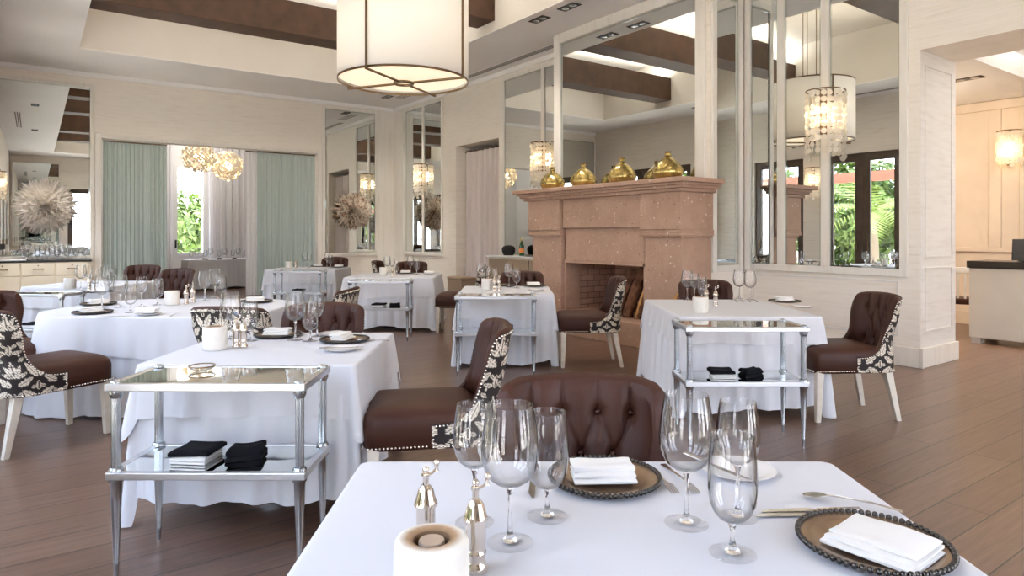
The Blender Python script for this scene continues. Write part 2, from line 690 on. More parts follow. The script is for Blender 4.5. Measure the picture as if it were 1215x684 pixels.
# ---- wall A (fireplace wall)
mb = MB()
mb.rb(0, 2.99, -.35, 0, 0, CEIL)
mb.rb(2.99, 4.61, -.35, 0, LINT, CEIL)
mb.rb(4.61, 7.6, -.35, 0, 0, CEIL)
mb.rb(9.9, 12.159, -.35, 0, 0, CEIL)
mb.rb(7.6, 9.9, -.35, 0, 2.1, CEIL)
struct(mb.build('wall_right', 'wall', room=True))
mb = MB()  # chimney breast with a hole for the firebox
mb.rb(7.12, 7.86, .001, .65, 0, CEIL)
mb.rb(9.6, 10.08, .001, .65, 0, CEIL)
mb.rb(7.86, 9.6, .001, .65, 1.2, CEIL)
struct(mb.build('wall_chimney', 'wall', room=True))
mb = MB()  # wall end and header of the wide opening
mb.rb(11.2, 12.159, -.84, -.36, 0, CEIL)
mb.rb(12.159, 12.161, -.84, 0, 0, CEIL)
struct(mb.build('wall_opening_end', 'wall_end', room=True))
mb = MB()
mb.rb(12.161, SC, -.84, 0, LINT, CEIL)
struct(mb.build('wall_header', 'wall', room=True))
# skirting, dado mouldings and plinth
mb = MB()
mb.rb(10.1, 12.2, .001, .03, 0, .2)
mb.rb(12.161, 12.19, -.86, .03, 0, .2)
mb.rb(0.03, 2.9, .001, .03, 0, .2)
mb.rb(4.7, 7.1, .001, .03, 0, .2)
struct(mb.build('baseboard_right', 'frame', room=True, bevel=.006))
mb = MB()
for s0, s1 in ((10.24, 11.95),):
    mb.rb(s0, s1, .001, .012, .86, .875)
    mb.rb(s0, s1, .001, .012, .3, .315)
    mb.rb(s0, s0 + .015, .001, .012, .3, .875)
    mb.rb(s1 - .015, s1, .001, .012, .3, .875)
# raised panels on the wall end
for z0, z1 in ((.36, 1.02), (1.12, 3.1)):
    mb.rb(12.161, 12.172, -.74, -.725, z0, z1)
    mb.rb(12.161, 12.172, -.11, -.095, z0, z1)
    mb.rb(12.161, 12.172, -.74, -.095, z0, z0 + .015)
    mb.rb(12.161, 12.172, -.74, -.095, z1 - .015, z1)
struct(mb.build('trim_1', 'wall_end', room=True))
# cornice strips
mb = MB()
mb.rb(0.05, 7.1, .001, .05, CEIL - .09, CEIL - .001)
mb.rb(10.1, 12.1, .001, .05, CEIL - .09, CEIL - .001)
mb.rb(.001, .05, .06, RD, CEIL - .09, CEIL - .001)
struct(mb.build('trim_2', 'ceil', room=True, bevel=.01))

# ---- wall B (curtained opening wall)
mb = MB()
mb.rb(-.25, -.001, 0, 1.96, 0, CEIL)
mb.rb(-.25, -.001, 1.96, 6.25, LINT, CEIL)
mb.rb(-.25, -.001, 6.25, RD + .1, 0, CEIL)
struct(mb.build('wall_back', 'wall', room=True))
mb = MB()
mb.rb(0, .035, 1.86, 1.96, 0, LINT + .1)
mb.rb(0, .035, 6.25, 6.36, 0, LINT + .1)
mb.rb(0, .035, 1.961, 6.249, LINT, LINT + .06)
mb.rb(.0, .05, .001, .46, 0, CEIL - .1)
mb.rb(.051, .58, .001, .05, 0, CEIL - .1)
struct(mb.build('trim_3', 'frame', room=True, bevel=.006))

# ---- wall D (garden doors)
OPEN = [(1.0, 3.7), (4.2, 6.1), (6.65, 9.25), (9.75, 12.35), (12.85, 15.45)]
mb = MB()
prev = -.25
for a, b in OPEN:
    mb.rb(prev, a, RD, RD + .25, 0, CEIL)
    mb.rb(a, b, RD, RD + .25, LINT, CEIL)
    prev = b
mb.rb(prev, SC + .2, RD, RD + .25, 0, CEIL)
struct(mb.build('wall_left', 'wall', room=True))
# ---- wall C behind the camera
mb = MB()
mb.rb(SC, SC + .2, -.84, 1.0, 0, CEIL)
mb.rb(SC, SC + .2, 1.0, 3.0, LINT, CEIL)
mb.rb(SC, SC + .2, 3.0, 4.0, 0, CEIL)
mb.rb(SC, SC + .2, 4.0, 6.2, LINT, CEIL)
mb.rb(SC, SC + .2, 6.2, RD + .25, 0, CEIL)
struct(mb.build('wall_front', 'wall', room=True))


def glazed_door(idx, a, b, axis, pos, n):
    """row of n glazed leaves filling an opening; axis 'r' -> wall of constant r"""
    f = MB()
    g = MB()
    ww = (b - a) / n

    def bx(q, u0, u1, d0, d1, z0, z1):
        if axis == 'r':
            q.rb(u0, u1, pos + d0, pos + d1, z0, z1)
        else:
            q.rb(pos + d0, pos + d1, u0, u1, z0, z1)
    for i in range(n):
        u = a + i * ww
        st = .17
        bx(f, u + .002, u + st, .05, .12, 0.005, LINT - .005)
        bx(f, u + ww - st, u + ww - .002, .05, .12, 0.005, LINT - .005)
        bx(f, u + st, u + ww - st, .05, .12, .005, .3)
        bx(f, u + st, u + ww - st, .05, .12, LINT - .19, LINT - .005)
        bx(g, u + st, u + ww - st, .08, .09, .3, LINT - .19)
    d = f.build('door_%d' % idx, 'doorwood', room=True)
    struct(d)
    p = g.build('door_glass', 'pane')
    p.parent = d
    h = MB()
    for i in range(n):
        u = a + i * ww + (.13 if i % 2 else ww - .13)
        bx(h, u - .012, u + .012, .01, .05, 1.0, 1.2)
    hd = h.build('door_handle', 'bronze')
    hd.parent = d
    return d


for i, (a, b) in enumerate(OPEN):
    glazed_door(i + 1, a, b, 'r', RD, 2 if b - a < 2 else 3)
glazed_door(6, 1.0, 3.0, 's', SC, 2)
glazed_door(7, 4.0, 6.2, 's', SC, 2)

# ---- private dining room behind wall B
PS = -4.0
mb = MB()
mb.rb(PS - .2, PS, 1.2, 3.58, 0, 4.3)
mb.rb(PS - .2, PS, 4.36, 6.9, 0, 4.3)
mb.rb(PS - .2, PS, 3.58, 4.36, 0, .8)
mb.rb(PS - .2, PS, 3.58, 4.36, 3.2, 4.3)
mb.rb(PS, -.26, 1.0, 1.2, 0, 4.3)
mb.rb(PS, -.26, 6.7, 6.9, 0, 4.3)
struct(mb.build('wall_private', 'whitepaint', room=True))
struct(MB().rb(PS - .2, -.26, 1.0, 6.9, 4.3, 4.4).build('ceiling_private', 'ceil', room=True))
mb = MB()
for a, b, c, d in ((3.58, 4.36, .8, .88), (3.58, 4.36, 3.12, 3.2), (3.58, 3.66, .88, 3.12), (4.28, 4.36, .88, 3.12)):
    mb.rb(PS - .12, PS + .03, a, b, c, d)
win = struct(mb.build('window_1', 'whitepaint', room=True))
p = MB().rb(PS - .06, PS - .05, 3.66, 4.28, .88, 3.12).build('window_pane', 'pane')
p.parent = win
p = MB().rb(PS + .03, PS + .06, 4.3, 4.34, 1.0, 1.22).build('window_latch', 'blackmatte')
p.parent = win

# ---- unseen box added behind the blush curtain to block sky light
mb = MB()
mb.rb(2.7, 4.9, -1.3, -1.2, 0, LINT + .1)
mb.rb(2.7, 2.8, -1.2, -.36, 0, LINT + .1)
mb.rb(4.8, 4.9, -1.2, -.36, 0, LINT + .1)
mb.rb(2.7, 4.9, -1.3, -.36, LINT + .101, LINT + .2)
struct(mb.build('wall_sky_block', 'whitepaint', room=True))

# ---- lounge seen through the wide opening on the right
LR = -4.2
mb = MB()
mb.rb(8.0, SC, LR - .2, LR, 0, 3.7)
mb.rb(8.0, 8.2, LR, -.36, 0, 3.7)
mb.rb(SC, SC + .2, LR - .2, -.85, 0, 3.7)
struct(mb.build('wall_lounge', 'plaster', room=True))
mb = MB()
mb.rb(8.0, SC, LR, -2.9, 3.34, 3.4)
mb.rb(8.0, 12.18, -2.9, -.36, 3.34, 3.36)
mb.rb(12.18, SC, -1.27, -.85, 3.34, 3.36)
mb.rb(12.18, SC, -2.9, -1.27, 3.62, 3.7)
mb.rb(12.13, 12.18, -2.95, -1.22, 3.361, 3.7)
mb.rb(12.18, SC, -2.95, -2.9, 3.401, 3.7)
mb.rb(12.18, SC, -1.27, -1.22, 3.361, 3.7)
struct(mb.build('ceiling_lounge', 'ceil', room=True))
mb = MB()
mb.rb(8.2, SC, LR + .001, LR + .03, 1.1, 1.17)
mb.rb(8.2, SC, LR + .001, LR + .04, 0, .2)
mb.rb(8.2, SC, LR + .001, LR + .05, 3.2, 3.33)
mb.rb(11.35, 11.5, LR + .001, LR + .03, 1.171, 3.199)
mb.rb(11.72, 11.87, LR + .001, LR + .03, 1.171, 3.199)
mb.rb(11.50, 11.72, LR + .001, LR + .012, 1.171, 3.199)
struct(mb.build('trim_4', 'plaster', room=True, bevel=.008))

# ---- outside ground
mb = MB()
mb.rb(-30, 40, RD + .26, 40, -.16, -.05)
mb.rb(-30, PS - .21, -20, RD + .25, -.16, -.05)
mb.rb(SC + .21, 40, -20, RD + .25, -.16, -.05)
struct(mb.build('terrace', 'terrace', room=True))
t = MB()
t.rb(-1, 18, RD + 2.2, RD + 2.35, 2.75, 3.0)
pg = thing('pergola', 'reddish brown timber pergola beam outside the garden doors', 'pergola', room=True)
t.build('beam', 'redwood', pg)
for s in (0.4, 6.4, 12.6):
    MB().rb(s, s + .16, RD + 2.2, RD + 2.36, -.05, 2.75).build('post', 'redwood', pg)

# ---- slot vents and recessed downlights in the soffit
def slot(label, s0, s1, r0, r1):
    t = thing('slot_vent', label, 'air vent', room=True)
    MB().rb(s0, s1, r0, r1, CEIL - .006, CEIL).build('frame', 'whitepaint', t)
    for k in range(3):
        c = r0 + (r1 - r0) * (k + .5) / 3
        MB().rb(s0 + .02, s1 - .02, c - .012, c + .012, CEIL - .009, CEIL - .0061).build('slot', 'vent', t)


slot('long grey slot vent in the ceiling left of the fireplace mirror', 2.7, 6.9, .24, .38)
slot('short slot vent in the ceiling at the far corner column', 1.3, 2.3, .40, .62)
slot('long slot vent in the ceiling above the garden doors', 6.0, 9.0, 7.6, 7.74)


def downlight(label, s, r, z):
    t = thing('recessed_downlight', label, 'ceiling light', room=True)
    MB().rb(s - .17, s + .17, r - .08, r + .08, z - .008, z).build('trim_frame', 'spot_in', t)
    for k in (-1, 1):
        m2 = MB().lathe([(.0001, -.012), (.045, -.012), (.052, -.009)], 16, (s + k * .08, -r, z))
        m2.build('lamp_head', 'pewter', t, smooth=60)


downlight('black twin downlight in the soffit, the left of two beside the drum pendant', 7.59, 1.34, CEIL)
downlight('black twin downlight in the soffit, the right of two near the top edge', 8.25, 1.34, CEIL)
downlight('small black downlight in the ceiling above the far corner column', 1.26, .78, CEIL)
downlight('added black twin downlight in the soffit above the garden doors, left', 4.6, 7.3, CEIL)
downlight('added black twin downlight in the soffit above the garden doors, right', 9.4, 7.3, CEIL)
downlight('black downlight in the lounge ceiling, left of the bright recess', 11.75, -2.3, 3.34)
downlight('black downlight in the lounge ceiling, inside the bright recess', 12.62, -1.75, 3.62)

# =================================================================== MIRRORS
def mirror_wall(label, plane, pos, u0, u1, z0, z1, fw=.07, mull=(), proud=.03):
    """plane 'r': wall of constant r facing +r ; plane 's': wall of constant s facing +s"""
    t = thing('wall_mirror', label, 'mirror', room=True)

    def bx(q, a, b, d0, d1, c, d):
        if plane == 'r':
            q.rb(a, b, pos + d0, pos + d1, c, d)
        else:
            q.rb(pos + d0, pos + d1, a, b, c, d)
        return q
    edges = [u0] + sorted(mull) + [u1]
    hw = .05
    for i in range(len(edges) - 1):
        a = edges[i] + (hw if i else 0)
        b = edges[i + 1] - (hw if i < len(edges) - 2 else 0)
        bx(MB(), a, b, .003, .012, z0, z1).build('mirror_glass', 'mirror', t)
        q = MB()
        bw = .022
        bx(q, a, a + bw, .0121, .0135, z0, z1)
        bx(q, b - bw, b, .0121, .0135, z0, z1)
        bx(q, a + bw, b - bw, .0121, .0135, z1 - bw, z1)
        bx(q, a + bw, b - bw, .0121, .0135, z0, z0 + bw)
        q.build('bevelled_edge', 'mirror_edge', t)
    q = MB()
    bx(q, u0 - fw, u0, .001, proud, z0 - fw, z1 + fw)
    bx(q, u1, u1 + fw, .001, proud, z0 - fw, z1 + fw)
    bx(q, u0, u1, .001, proud, z1, z1 + fw)
    bx(q, u0, u1, .001, proud, z0 - fw, z0)
    q.build('frame', 'frame', t, bevel=.006)
    for m in mull:
        bx(MB(), m - hw, m + hw, .001, proud, z0, z1).build('mullion', 'frame', t, bevel=.006)
    return t


mirror_wall('narrow tall mirror left of the corner column, behind the brown-centred feather hat', 's', 0, .53, 1.78, .92, 4.32)
mirror_wall('tall two-pane mirror right of the corner column, behind a shell sconce', 'r', 0, .66, 2.38, .95, 4.32, mull=(1.55,))
mirror_wall('tall two-pane mirror between the blush-curtained doorway and the fireplace', 'r', 0, 4.82, 6.95, .98, 4.3, mull=(6.0,))
mirror_wall('big mirror above the fireplace mantel', 'r', .65, 7.27, 9.88, 2.06, 4.33, fw=.14, proud=.05)
mirror_wall('narrow mirror on the side of the chimney breast', 's', 10.08, .12, .56, .98, 4.3, fw=.08)
mirror_wall('wide tall mirror in three panes at right, behind a shell sconce', 'r', 0, 10.2, 11.97, 1.0, 4.3, fw=.08, mull=(10.62, 11.17), proud=.035)
mirror_wall('large mirror above the cream sideboard at the left edge', 's', 0, 6.44, 8.05, .96, 4.2, fw=.06)
mirror_wall('large mirror on the wall opposite the sideboard, seen in its reflection', 's', SC - .034, 6.5, 8.0, .93, 4.2, fw=.06)

# fix facing of the opposite mirror (it hangs on the wall at SC and faces -s)

# =================================================================== CURTAINS
def curtain(name, label, plane, pos, u0, u1, z0, z1, mat, pleats, amp, cat='curtain', seed=0, group=None):
    rr = random.Random(seed)
    ph = [rr.uniform(0, 6.28) for _ in range(4)]
    nu = int(pleats * 14)

    def fn(u, v):
        x = u0 + (u1 - u0) * u
        z = z0 + (z1 - z0) * v
        k = amp * (sin(2 * pi * pleats * u + ph[0] + .5 * sin(5 * u + ph[2])) + .45 * sin(2 * pi * pleats * 2.3 * u + ph[1] + .6 * v))
        k *= (.75 + .25 * (1 - v))
        if plane == 's':
            return (pos + k, -x, z)
        return (x, -(pos + k), z)
    m2 = MB().grid(fn, nu, 10)
    t = thing(name, label, cat, room=True, group=group)
    m2.build('fabric', mat, t, smooth=180)
    q = MB()
    if plane == 's':
        q.tube([(pos, -u0, z1 + .015), (pos, -u1, z1 + .015)], .014, 8)
    else:
        q.tube([(u0, -pos, z1 + .015), (u1, -pos, z1 + .015)], .014, 8)
    q.build('rod', 'bronze', t, smooth=60)
    return t


curtain('sage_curtain', 'pale sage green pleated curtain at left of the private dining opening', 's', -.10, 5.09, 6.22, .01, LINT - .05, 'greensheer', 15, .028, seed=1)
curtain('sage_curtain', 'pale sage green pleated curtain at right of the private dining opening', 's', -.10, 1.98, 3.29, .01, LINT - .05, 'greensheer', 12, .028, seed=2)
curtain('white_curtain', 'white hanging curtain just left of the right sage curtain', 's', -.17, 3.24, 3.52, .01, LINT - .05, 'whitesheer', 3, .03, seed=3)
curtain('white_curtain', 'long white curtain on the far wall right of the private dining window', 's', PS + .16, 1.5, 3.56, .02, 4.1, 'whitesheer', 11, .035, seed=4)
curtain('white_curtain', 'white curtain gathered left of the private dining window', 's', PS + .16, 4.4, 4.75, .02, 4.1, 'whitesheer', 3, .03, seed=5)
cu = curtain('blush_curtain', 'blush pink curtain on dark rings in the side doorway', 'r', -.22, 3.02, 4.59, .01, LINT - .13, 'pinksheer', 7, .055, seed=6)
rg = MB()
for k in range(10):
    s = 3.08 + k * .16
    rg.tube([(s, .22 + .022 * cos(a), LINT - .105 + .022 * sin(a)) for a in [2 * pi * i / 10 for i in range(11)]], .004, 5)
rg.build('ring_row', 'bronze', cu)

# =================================================================== LIGHT FITTINGS
def shell_sconce(label, s, r, ztop, rad=.2, h=.78):
    t = thing('shell_sconce', label, 'wall lamp', w(s, r), ROT)
    # local: y+ = away from the wall... local y = -r direction, so the room is at -y
    c = (0, -.012, 0)
    MB().tube([(rad * cos(a), c[1] + rad * sin(a), ztop) for a in [-pi * i / 18 for i in range(19)]], .008, 6).build('top_ring', 'bronze', t, smooth=60)
    MB().box(-.03, .03, -.022, -.002, ztop - .5, ztop + .02).build('backplate', 'bronze', t, bevel=.004)
    MB().tube([(0, -.02, ztop), (0, c[1] - rad, ztop)], .007, 6).build('bracket', 'bronze', t, smooth=60)
    MB().tube([(0, c[1] - .07, ztop), (0, c[1] - .07, ztop - .5)], .008, 6).build('stem', 'bronze', t, smooth=60)
    for zz in (ztop - .2, ztop - .36):
        for k in (-1, 1):
            MB().sphere((k * .04, c[1] - .07, zz), .026, 12, 8, 1.2).build('bulb', 'bulb', t, smooth=180)
    n = 10
    for k in range(n):
        a = -pi * (k + .2) / (n - .6)
        q = MB()
        cnt = 10 if k % 3 else 11
        for j in range(cnt):
            z = ztop - .05 - j * (h / 11)
            jit = rnd.uniform(-.7, .7)
            q.disc((rad * cos(a), c[1] + rad * sin(a), z), (cos(a + jit), sin(a + jit), rnd.uniform(-.35, .35)), .034, 9)
        q.build('shell_strand', 'shell', t)
    li = bpy.data.lights.new('sconce_glow', 'POINT')
    li.energy = 1.6
    li.color = (1, .72, .45)
    li.shadow_soft_size = .06
    lo = bpy.data.objects.new('sconce_glow', li)
    COL.objects.link(lo)
    lo.parent = t
    lo.location = (0, c[1] - .08, ztop - .28)
    return t


shell_sconce('large capiz shell wall sconce on the right three-pane mirror', 11.17, .035, 2.99, .19)
shell_sconce('capiz shell wall sconce on the mirror left of the mantel', 6.0, .035, 2.98, .19)
shell_sconce('capiz shell wall sconce on the mirror by the far corner column', 1.55, .035, 2.98, .19)
shell_sconce('small capiz shell wall sconce on the beige lounge wall', 11.61, LR + .035, 2.86, .15, .5)
shell_sconce('capiz shell wall sconce on the pier between the garden doors, seen in the mirrors', 6.37, RD, 2.98, .19).rotation_euler = (0, 0, ROT + pi)

# drum pendant
DX, DY, DZ, DR, DH = -1.18, 7.25, 3.03, .70, 1.04
dp = thing('drum_pendant', 'large white drum pendant lamp with bronze straps near the ceiling', 'pendant lamp', (DX, DY, DZ))
MB().lathe([(DR, 0), (DR, DH)], 64).build('lamp_shade', 'shade', dp, smooth=180, solid=.006)
MB().lathe([(.0001, .04), (DR - .01, .04)], 64).build('diffuser', 'diffuser', dp, smooth=180)
MB().lathe([(DR + .004, -.01), (DR + .004, .012), (DR - .006, .012), (DR - .006, -.01), (DR + .004, -.01)], 64).build('bottom_rim', 'bronze', dp, smooth=40)
MB().lathe([(DR + .004, -.01), (DR + .004, .012), (DR - .006, .012), (DR - .006, -.01), (DR + .004, -.01)], 64, (0, 0, DH)).build('top_rim', 'bronze', dp, smooth=40)
a0 = atan2(-.93, -.37)
for k in range(4):
    a = a0 + k * pi / 2
    ca, sa = cos(a), sin(a)
    MB().tube([((DR + .012) * ca, (DR + .012) * sa, -.02), ((DR + .012) * ca, (DR + .012) * sa, DH + .01)], .013, 8).build('strap', 'bronze', dp, smooth=60)
    MB().tube([(.1 * ca, .1 * sa, -.022), ((DR + .02) * ca, (DR + .02) * sa, -.022)], .014, 8).build('cross_arm', 'bronze', dp, smooth=60)
    MB().tube([(.16 * ca, .16 * sa, DH), (.16 * ca, .16 * sa, TTOP - DZ - .03)], .008, 6).build('suspension_rod', 'bronze', dp, smooth=60)
    MB().tube([(.16 * ca, .16 * sa, DH + .005), (DR * ca, DR * sa, DH + .005)], .008, 6).build('top_arm', 'bronze', dp, smooth=60)
MB().tube([(.1 * cos(a), .1 * sin(a), -.022) for a in [2 * pi * i / 24 for i in range(25)]], .016, 8).build('centre_ring', 'bronze', dp, smooth=60)
MB().lathe([(.0001, 0), (.25, 0), (.25, .03), (.0001, .03)], 32, (0, 0, TTOP - DZ - .03)).build('ceiling_plate', 'bronze', dp, smooth=40)


def globe(label, s, r, z, rad):
    t = thing('globe_pendant', label, 'pendant lamp', w(s, r, z))
    q = MB()
    n = 420
    for i in range(n):
        zz = 1 - 2 * (i + .5) / n
        a = i * 2.399963
        rr = sqrt(1 - zz * zz)
        d = Vector((rr * cos(a), rr * sin(a), zz))
        k = rad * rnd.uniform(.86, 1.0)
        nn = d + Vector((rnd.uniform(-.6, .6), rnd.uniform(-.6, .6), rnd.uniform(-.6, .6)))
        q.disc(d * k, nn, rad * rnd.uniform(.07, .12), 6)
    q.build('flower_shell', 'globe', t)
    MB().sphere((0, 0, 0), rad * .3, 16, 10).build('bulb', 'bulb', t, smooth=180)
    MB().tube([(0, 0, rad * .9), (0, 0, 4.3 - z)], .006, 6).build('cord', 'bronze', t)
    return t


globe('gold flower-cluster globe pendant in the private dining room, the left of two', -1.25, 4.27, 3.12, .37)
globe('gold flower-cluster globe pendant in the private dining room, the right of two', -2.05, 3.49, 3.04, .37)


# feather hats
def feather_hat(label, s, r, z, rad, inner, tip, dark, seed, face=0):
    t = thing('feather_hat', label, 'wall decoration', w(s, r, z), ROT + pi / 2 + face)
    rr = random.Random(seed)
    q = MB()
    q.c = []
    n = 2600
    # local: hat faces -Y after rotation => (+s direction)
    for i in range(n):
        u = (i + .5) / n
        el = (1 - u) ** .62            # 1 = centre pointing out, 0 = rim
        th = el * pi / 2
        a = i * 2.399963 + rr.uniform(-.2, .2)
        d = Vector((cos(a) * cos(th), -(.88 * sin(th) + .06), sin(a) * cos(th)))
        d += Vector((rr.uniform(-.08, .08), rr.uniform(-.08, .08), rr.uniform(-.08, .08)))
        ln = rad * rr.uniform(.86, 1.03)
        b0 = d * ln * .35
        tp = d * ln
        side = d.cross(Vector((rr.uniform(-1, 1), rr.uniform(-1, 1), rr.uniform(-1, 1)))).normalized() * rad * .045
        m1 = b0.lerp(tp, .72)
        b = len(q.v)
        q.v += [tuple(b0), tuple(m1 + side), tuple(tp), tuple(m1 - side)]
        q.f.append((b, b + 1, b + 2, b + 3))
        kk = .88 + .12 * rr.random()
        mid = tuple(x * kk for x in (inner if rr.random() > dark else (.10, .045, .02)))
        tp_c = tuple(x * kk for x in tip)
        if dark == 0:
            q.c += [tip, tp_c, tp_c, tp_c]
        elif mid[0] < .1:
            q.c += [mid, mid, tuple(inner), mid]
        else:
            q.c += [tuple(inner), tp_c, tp_c, tp_c]
    q.build('feathers', 'feather', t)
    dm = MB()
    dm.c = []

    def dome(u, v):
        th, a = v * pi / 2, u * 2 * pi
        k = rad * .66
        return (k * cos(a) * cos(th), -k * (.88 * sin(th) + .03), k * sin(a) * cos(th))
    dm.grid(dome, 32, 10, cu=True)
    dm.c = [tuple(x * (.9 if dark == 0 else .6) for x in inner)] * len(dm.v)
    dm.build('down_cap', 'feather', t, smooth=180)
    MB().lathe([(.0001, -.02), (rad * .45, -.02), (rad * .45, .0), (.0001, .0)], 24).build('woven_base', 'tan', t)
    b = [c for c in t.children if c.name.startswith('woven')][0]
    b.rotation_euler = (pi / 2, 0, 0)
    return t


feather_hat('big cream and peach feather hat on the mirror above the sideboard', .05, 7.15, 1.9, .53, (.97, .86, .74), (.98, .93, .86), 0.0, 1)
feather_hat('cream feather hat with a rusty brown centre on the mirror left of the corner column', .05, 1.13, 1.93, .48, (.80, .55, .38), (.98, .93, .84), .25, 2)
feather_hat('cream feather hat on the wall opposite the sideboard, seen in the mirror', SC - .1, 7.3, 1.9, .53, (.80, .74, .66), (.9, .87, .82), .2, 3, pi)

# =================================================================== FIREPLACE
fp = thing('fireplace', 'large pink stone fireplace with a stepped mantel', 'fireplace', room=True)
RF = 1.2
ms = MB()
for z0, z1, ov in ((1.86, 1.90, .03), (1.90, 1.935, .075), (1.935, 1.965, .10), (1.965, 2.02, .15)):
    ms.rb(7.16 - ov, 10.14 + ov, .66, RF + .06 + ov, z0, z1)
ms.build('mantel_shelf', 'stone', fp, bevel=.008)
for s0, s1 in ((7.20, 7.95), (9.47, 10.14)):
    q = MB()
    q.rb(s0 + .05, s1 - .04, .66, RF + .0, .001, 1.32)
    q.rb(s0 + .02, s1 - .02, .66, RF + .025, 1.32, 1.345)
    q.rb(s0, s1, .66, RF + .05, 1.345, 1.385)
    q.rb(s0 - .0, s1 + .0, .66, RF + .04, 1.385, 1.42)
    q.rb(s0 + .015, s1 - .015, .66, RF + .06, 1.42, 1.86)
    q.build('pilaster', 'stone', fp, bevel=.006)
MB().rb(7.95, 9.47, .66, RF + .0, 1.45, 1.86).build('frieze', 'stone', fp, bevel=.006)
q = MB().rb(7.95, 9.47, .66, RF - .05, 1.0, 1.449)
q.rb(7.95, 9.47, .66, RF - .02, .96, .9999)
q.build('lintel', 'stone', fp, bevel=.006)
MB().rb(7.90, 7.95, .87, RF - .06, .29, .96).build('jamb', 'stone', fp, bevel=.004)
MB().rb(9.44, 9.52, .87, RF - .06, .29, .96).build('jamb', 'stone', fp, bevel=.004)
q = MB()   # brick-lined firebox
q.rb(7.87, 7.95, .15, .869, .29, .959)
q.rb(9.44, 9.53, .15, .869, .29, .959)
q.rb(7.95, 9.44, .08, .16, .29, 1.15)
q.rb(7.95, 9.44, .16, .659, 1.1, 1.15)
q.rb(7.87, 7.95, .15, .659, .96, 1.15)
q.rb(9.44, 9.53, .15, .659, .96, 1.15)
q.build('firebox', 'brick', fp, uv=True)
q = MB().rb(7.0, 10.3, .66, 1.46, .001, .29)
q.rb(7.95, 9.44, .08, .659, .2, .29)
q.build('hearth', 'stone', fp, bevel=.008)


def log(label, s, r, z, h, rad, lean_s, lean_r, seed, split=False):
    rr = random.Random(seed)
    t = thing('firewood_log', label, 'log', w(s, r, z), ROT)
    n = 9
    pts = [(lean_s * k / n + rr.uniform(-.006, .006), -lean_r * k / n + rr.uniform(-.006, .006), .008 + h * k / n) for k in range(n + 1)]
    q = MB()
    q.tube(pts, [rad * rr.uniform(.88, 1.08) for _ in pts], 9)
    for i in range(len(q.v)):
        x, y, zz = q.v[i]
        q.v[i] = (x + rr.uniform(-.006, .006), y + rr.uniform(-.006, .006), zz)
    q.build('bark', 'bark', t, smooth=35)
    f = MB()
    p0, p1 = Vector(pts[0]), Vector(pts[-1])
    f.tube([p1 + Vector((0, 0, -.002)), p1 + Vector((0, 0, .004))], rad * .8, 9)
    f.build('cut_end', 'cutwood', t)
    if split:
        g = MB()
        o = Vector((-.3, -.95, 0)) * rad * .62
        g.tube([p0 + o, p1 + o], rad * .55, 6)
        g.build('split_face', 'cutwood', t)
    return t


log('thick dark upright log in the fireplace, left of three', 8.93, 1.12, .29, .58, .085, .07, -.28, 1)
log('upright reddish split log in the fireplace, middle of three', 9.14, 1.13, .29, .62, .078, .06, -.26, 2)
log('thin upright log at the right edge of the fire opening', 9.32, 1.1, .29, .52, .05, .03, -.2, 3, True)
log('golden split log leaning on the right stone pilaster behind the right table', 9.92, 1.36, .29, .38, .035, .2, -.1, 4, True)

# mantel bottles
def mk_bottle():
    t = empty('gold_bottle')
    prof = [(.0001, 0), (.10, 0), (.15, .02), (.185, .075), (.19, .11), (.175, .16), (.13, .22), (.075, .265), (.035, .285), (.03, .30)]
    MB().lathe(prof, 40).build('body', 'gold_glass', t, smooth=180)
    MB().lathe([(.03, .298), (.042, .305), (.042, .318), (.032, .325), (.034, .345), (.045, .352), (.0001, .352)], 24).build('neck', 'gold_glass', t, smooth=60)
    return t


BOT = Kind(mk_bottle, 'bottle')
for lab, px_s, r in (('round gold mercury glass bottle on the mantel, farthest left', 7.45, .98),
                     ('round gold mercury glass bottle on the mantel, second from left', 8.12, .96),
                     ('round gold mercury glass bottle on the mantel, second from right', 8.93, 1.0),
                     ('round gold mercury glass bottle on the mantel, farthest right and largest looking', 9.73, 1.02)):
    BOT(lab, w(px_s, r, 2.02), rnd.uniform(0, 3))

# =================================================================== CHAIR
def damask_fn():
    leaves = [  # x0,y0,x1,y1,width in tile metres (tile half width .15, height .36)
        (0, .215, 0, .335, .024), (.012, .235, .055, .305, .016), (.012, .215, .085, .255, .015),
        (.02, .155, .115, .215, .026), (.135, .055, .045, .125, .028), (.142, .215, .085, .325, .026),
        (0, .02, 0, .105, .022), (.018, .035, .085, .052, .016), (.012, .075, .06, .115, .012),
        (.148, .335, .10, .365, .014), (.148, .30, .148, .36, .012), (.10, .0, .13, .05, .013), (.05, .335, .09, .36, .013),
        (.148, .115, .148, .185, .02), (.10, .135, .145, .15, .014),
    ]

    def f(x, y):
        u = ((x / .30 + .5) % 1) - .5
        u = abs(u) * .30
        v = (y % .36)
        for (x0, y0, x1, y1, wd) in leaves:
            for dy in (0, .36, -.36):
                ax, ay = x1 - x0, y1 - y0
                ln = hypot(ax, ay)
                ax /= ln
                ay /= ln
                px, py = u - x0, v + dy - y0
                t = (px * ax + py * ay) / ln
                if t < -.02 or t > 1.02:
                    continue
                dd = -px * ay + py * ax
                ww = wd * max(0, sin(pi * min(1, max(0, t) ** .8))) * (.72 + .28 * abs(sin(t * 13)))
                if abs(dd) < ww:
                    if abs(dd) < .0022 and .1 < t < .85:
                        return False
                    if abs(sin(t * 16 + abs(dd) * 160)) < .2 and abs(dd) > .3 * ww:
                        return False
                    return True
        # little dotted curl
        for cx, cy, r in ((.075, .17, .012), (.11, .09, .0), (.06, .02, .008), (.11, .28, .0)):
            if hypot(u - cx, v - cy) < r:
                return True
        return False
    return f


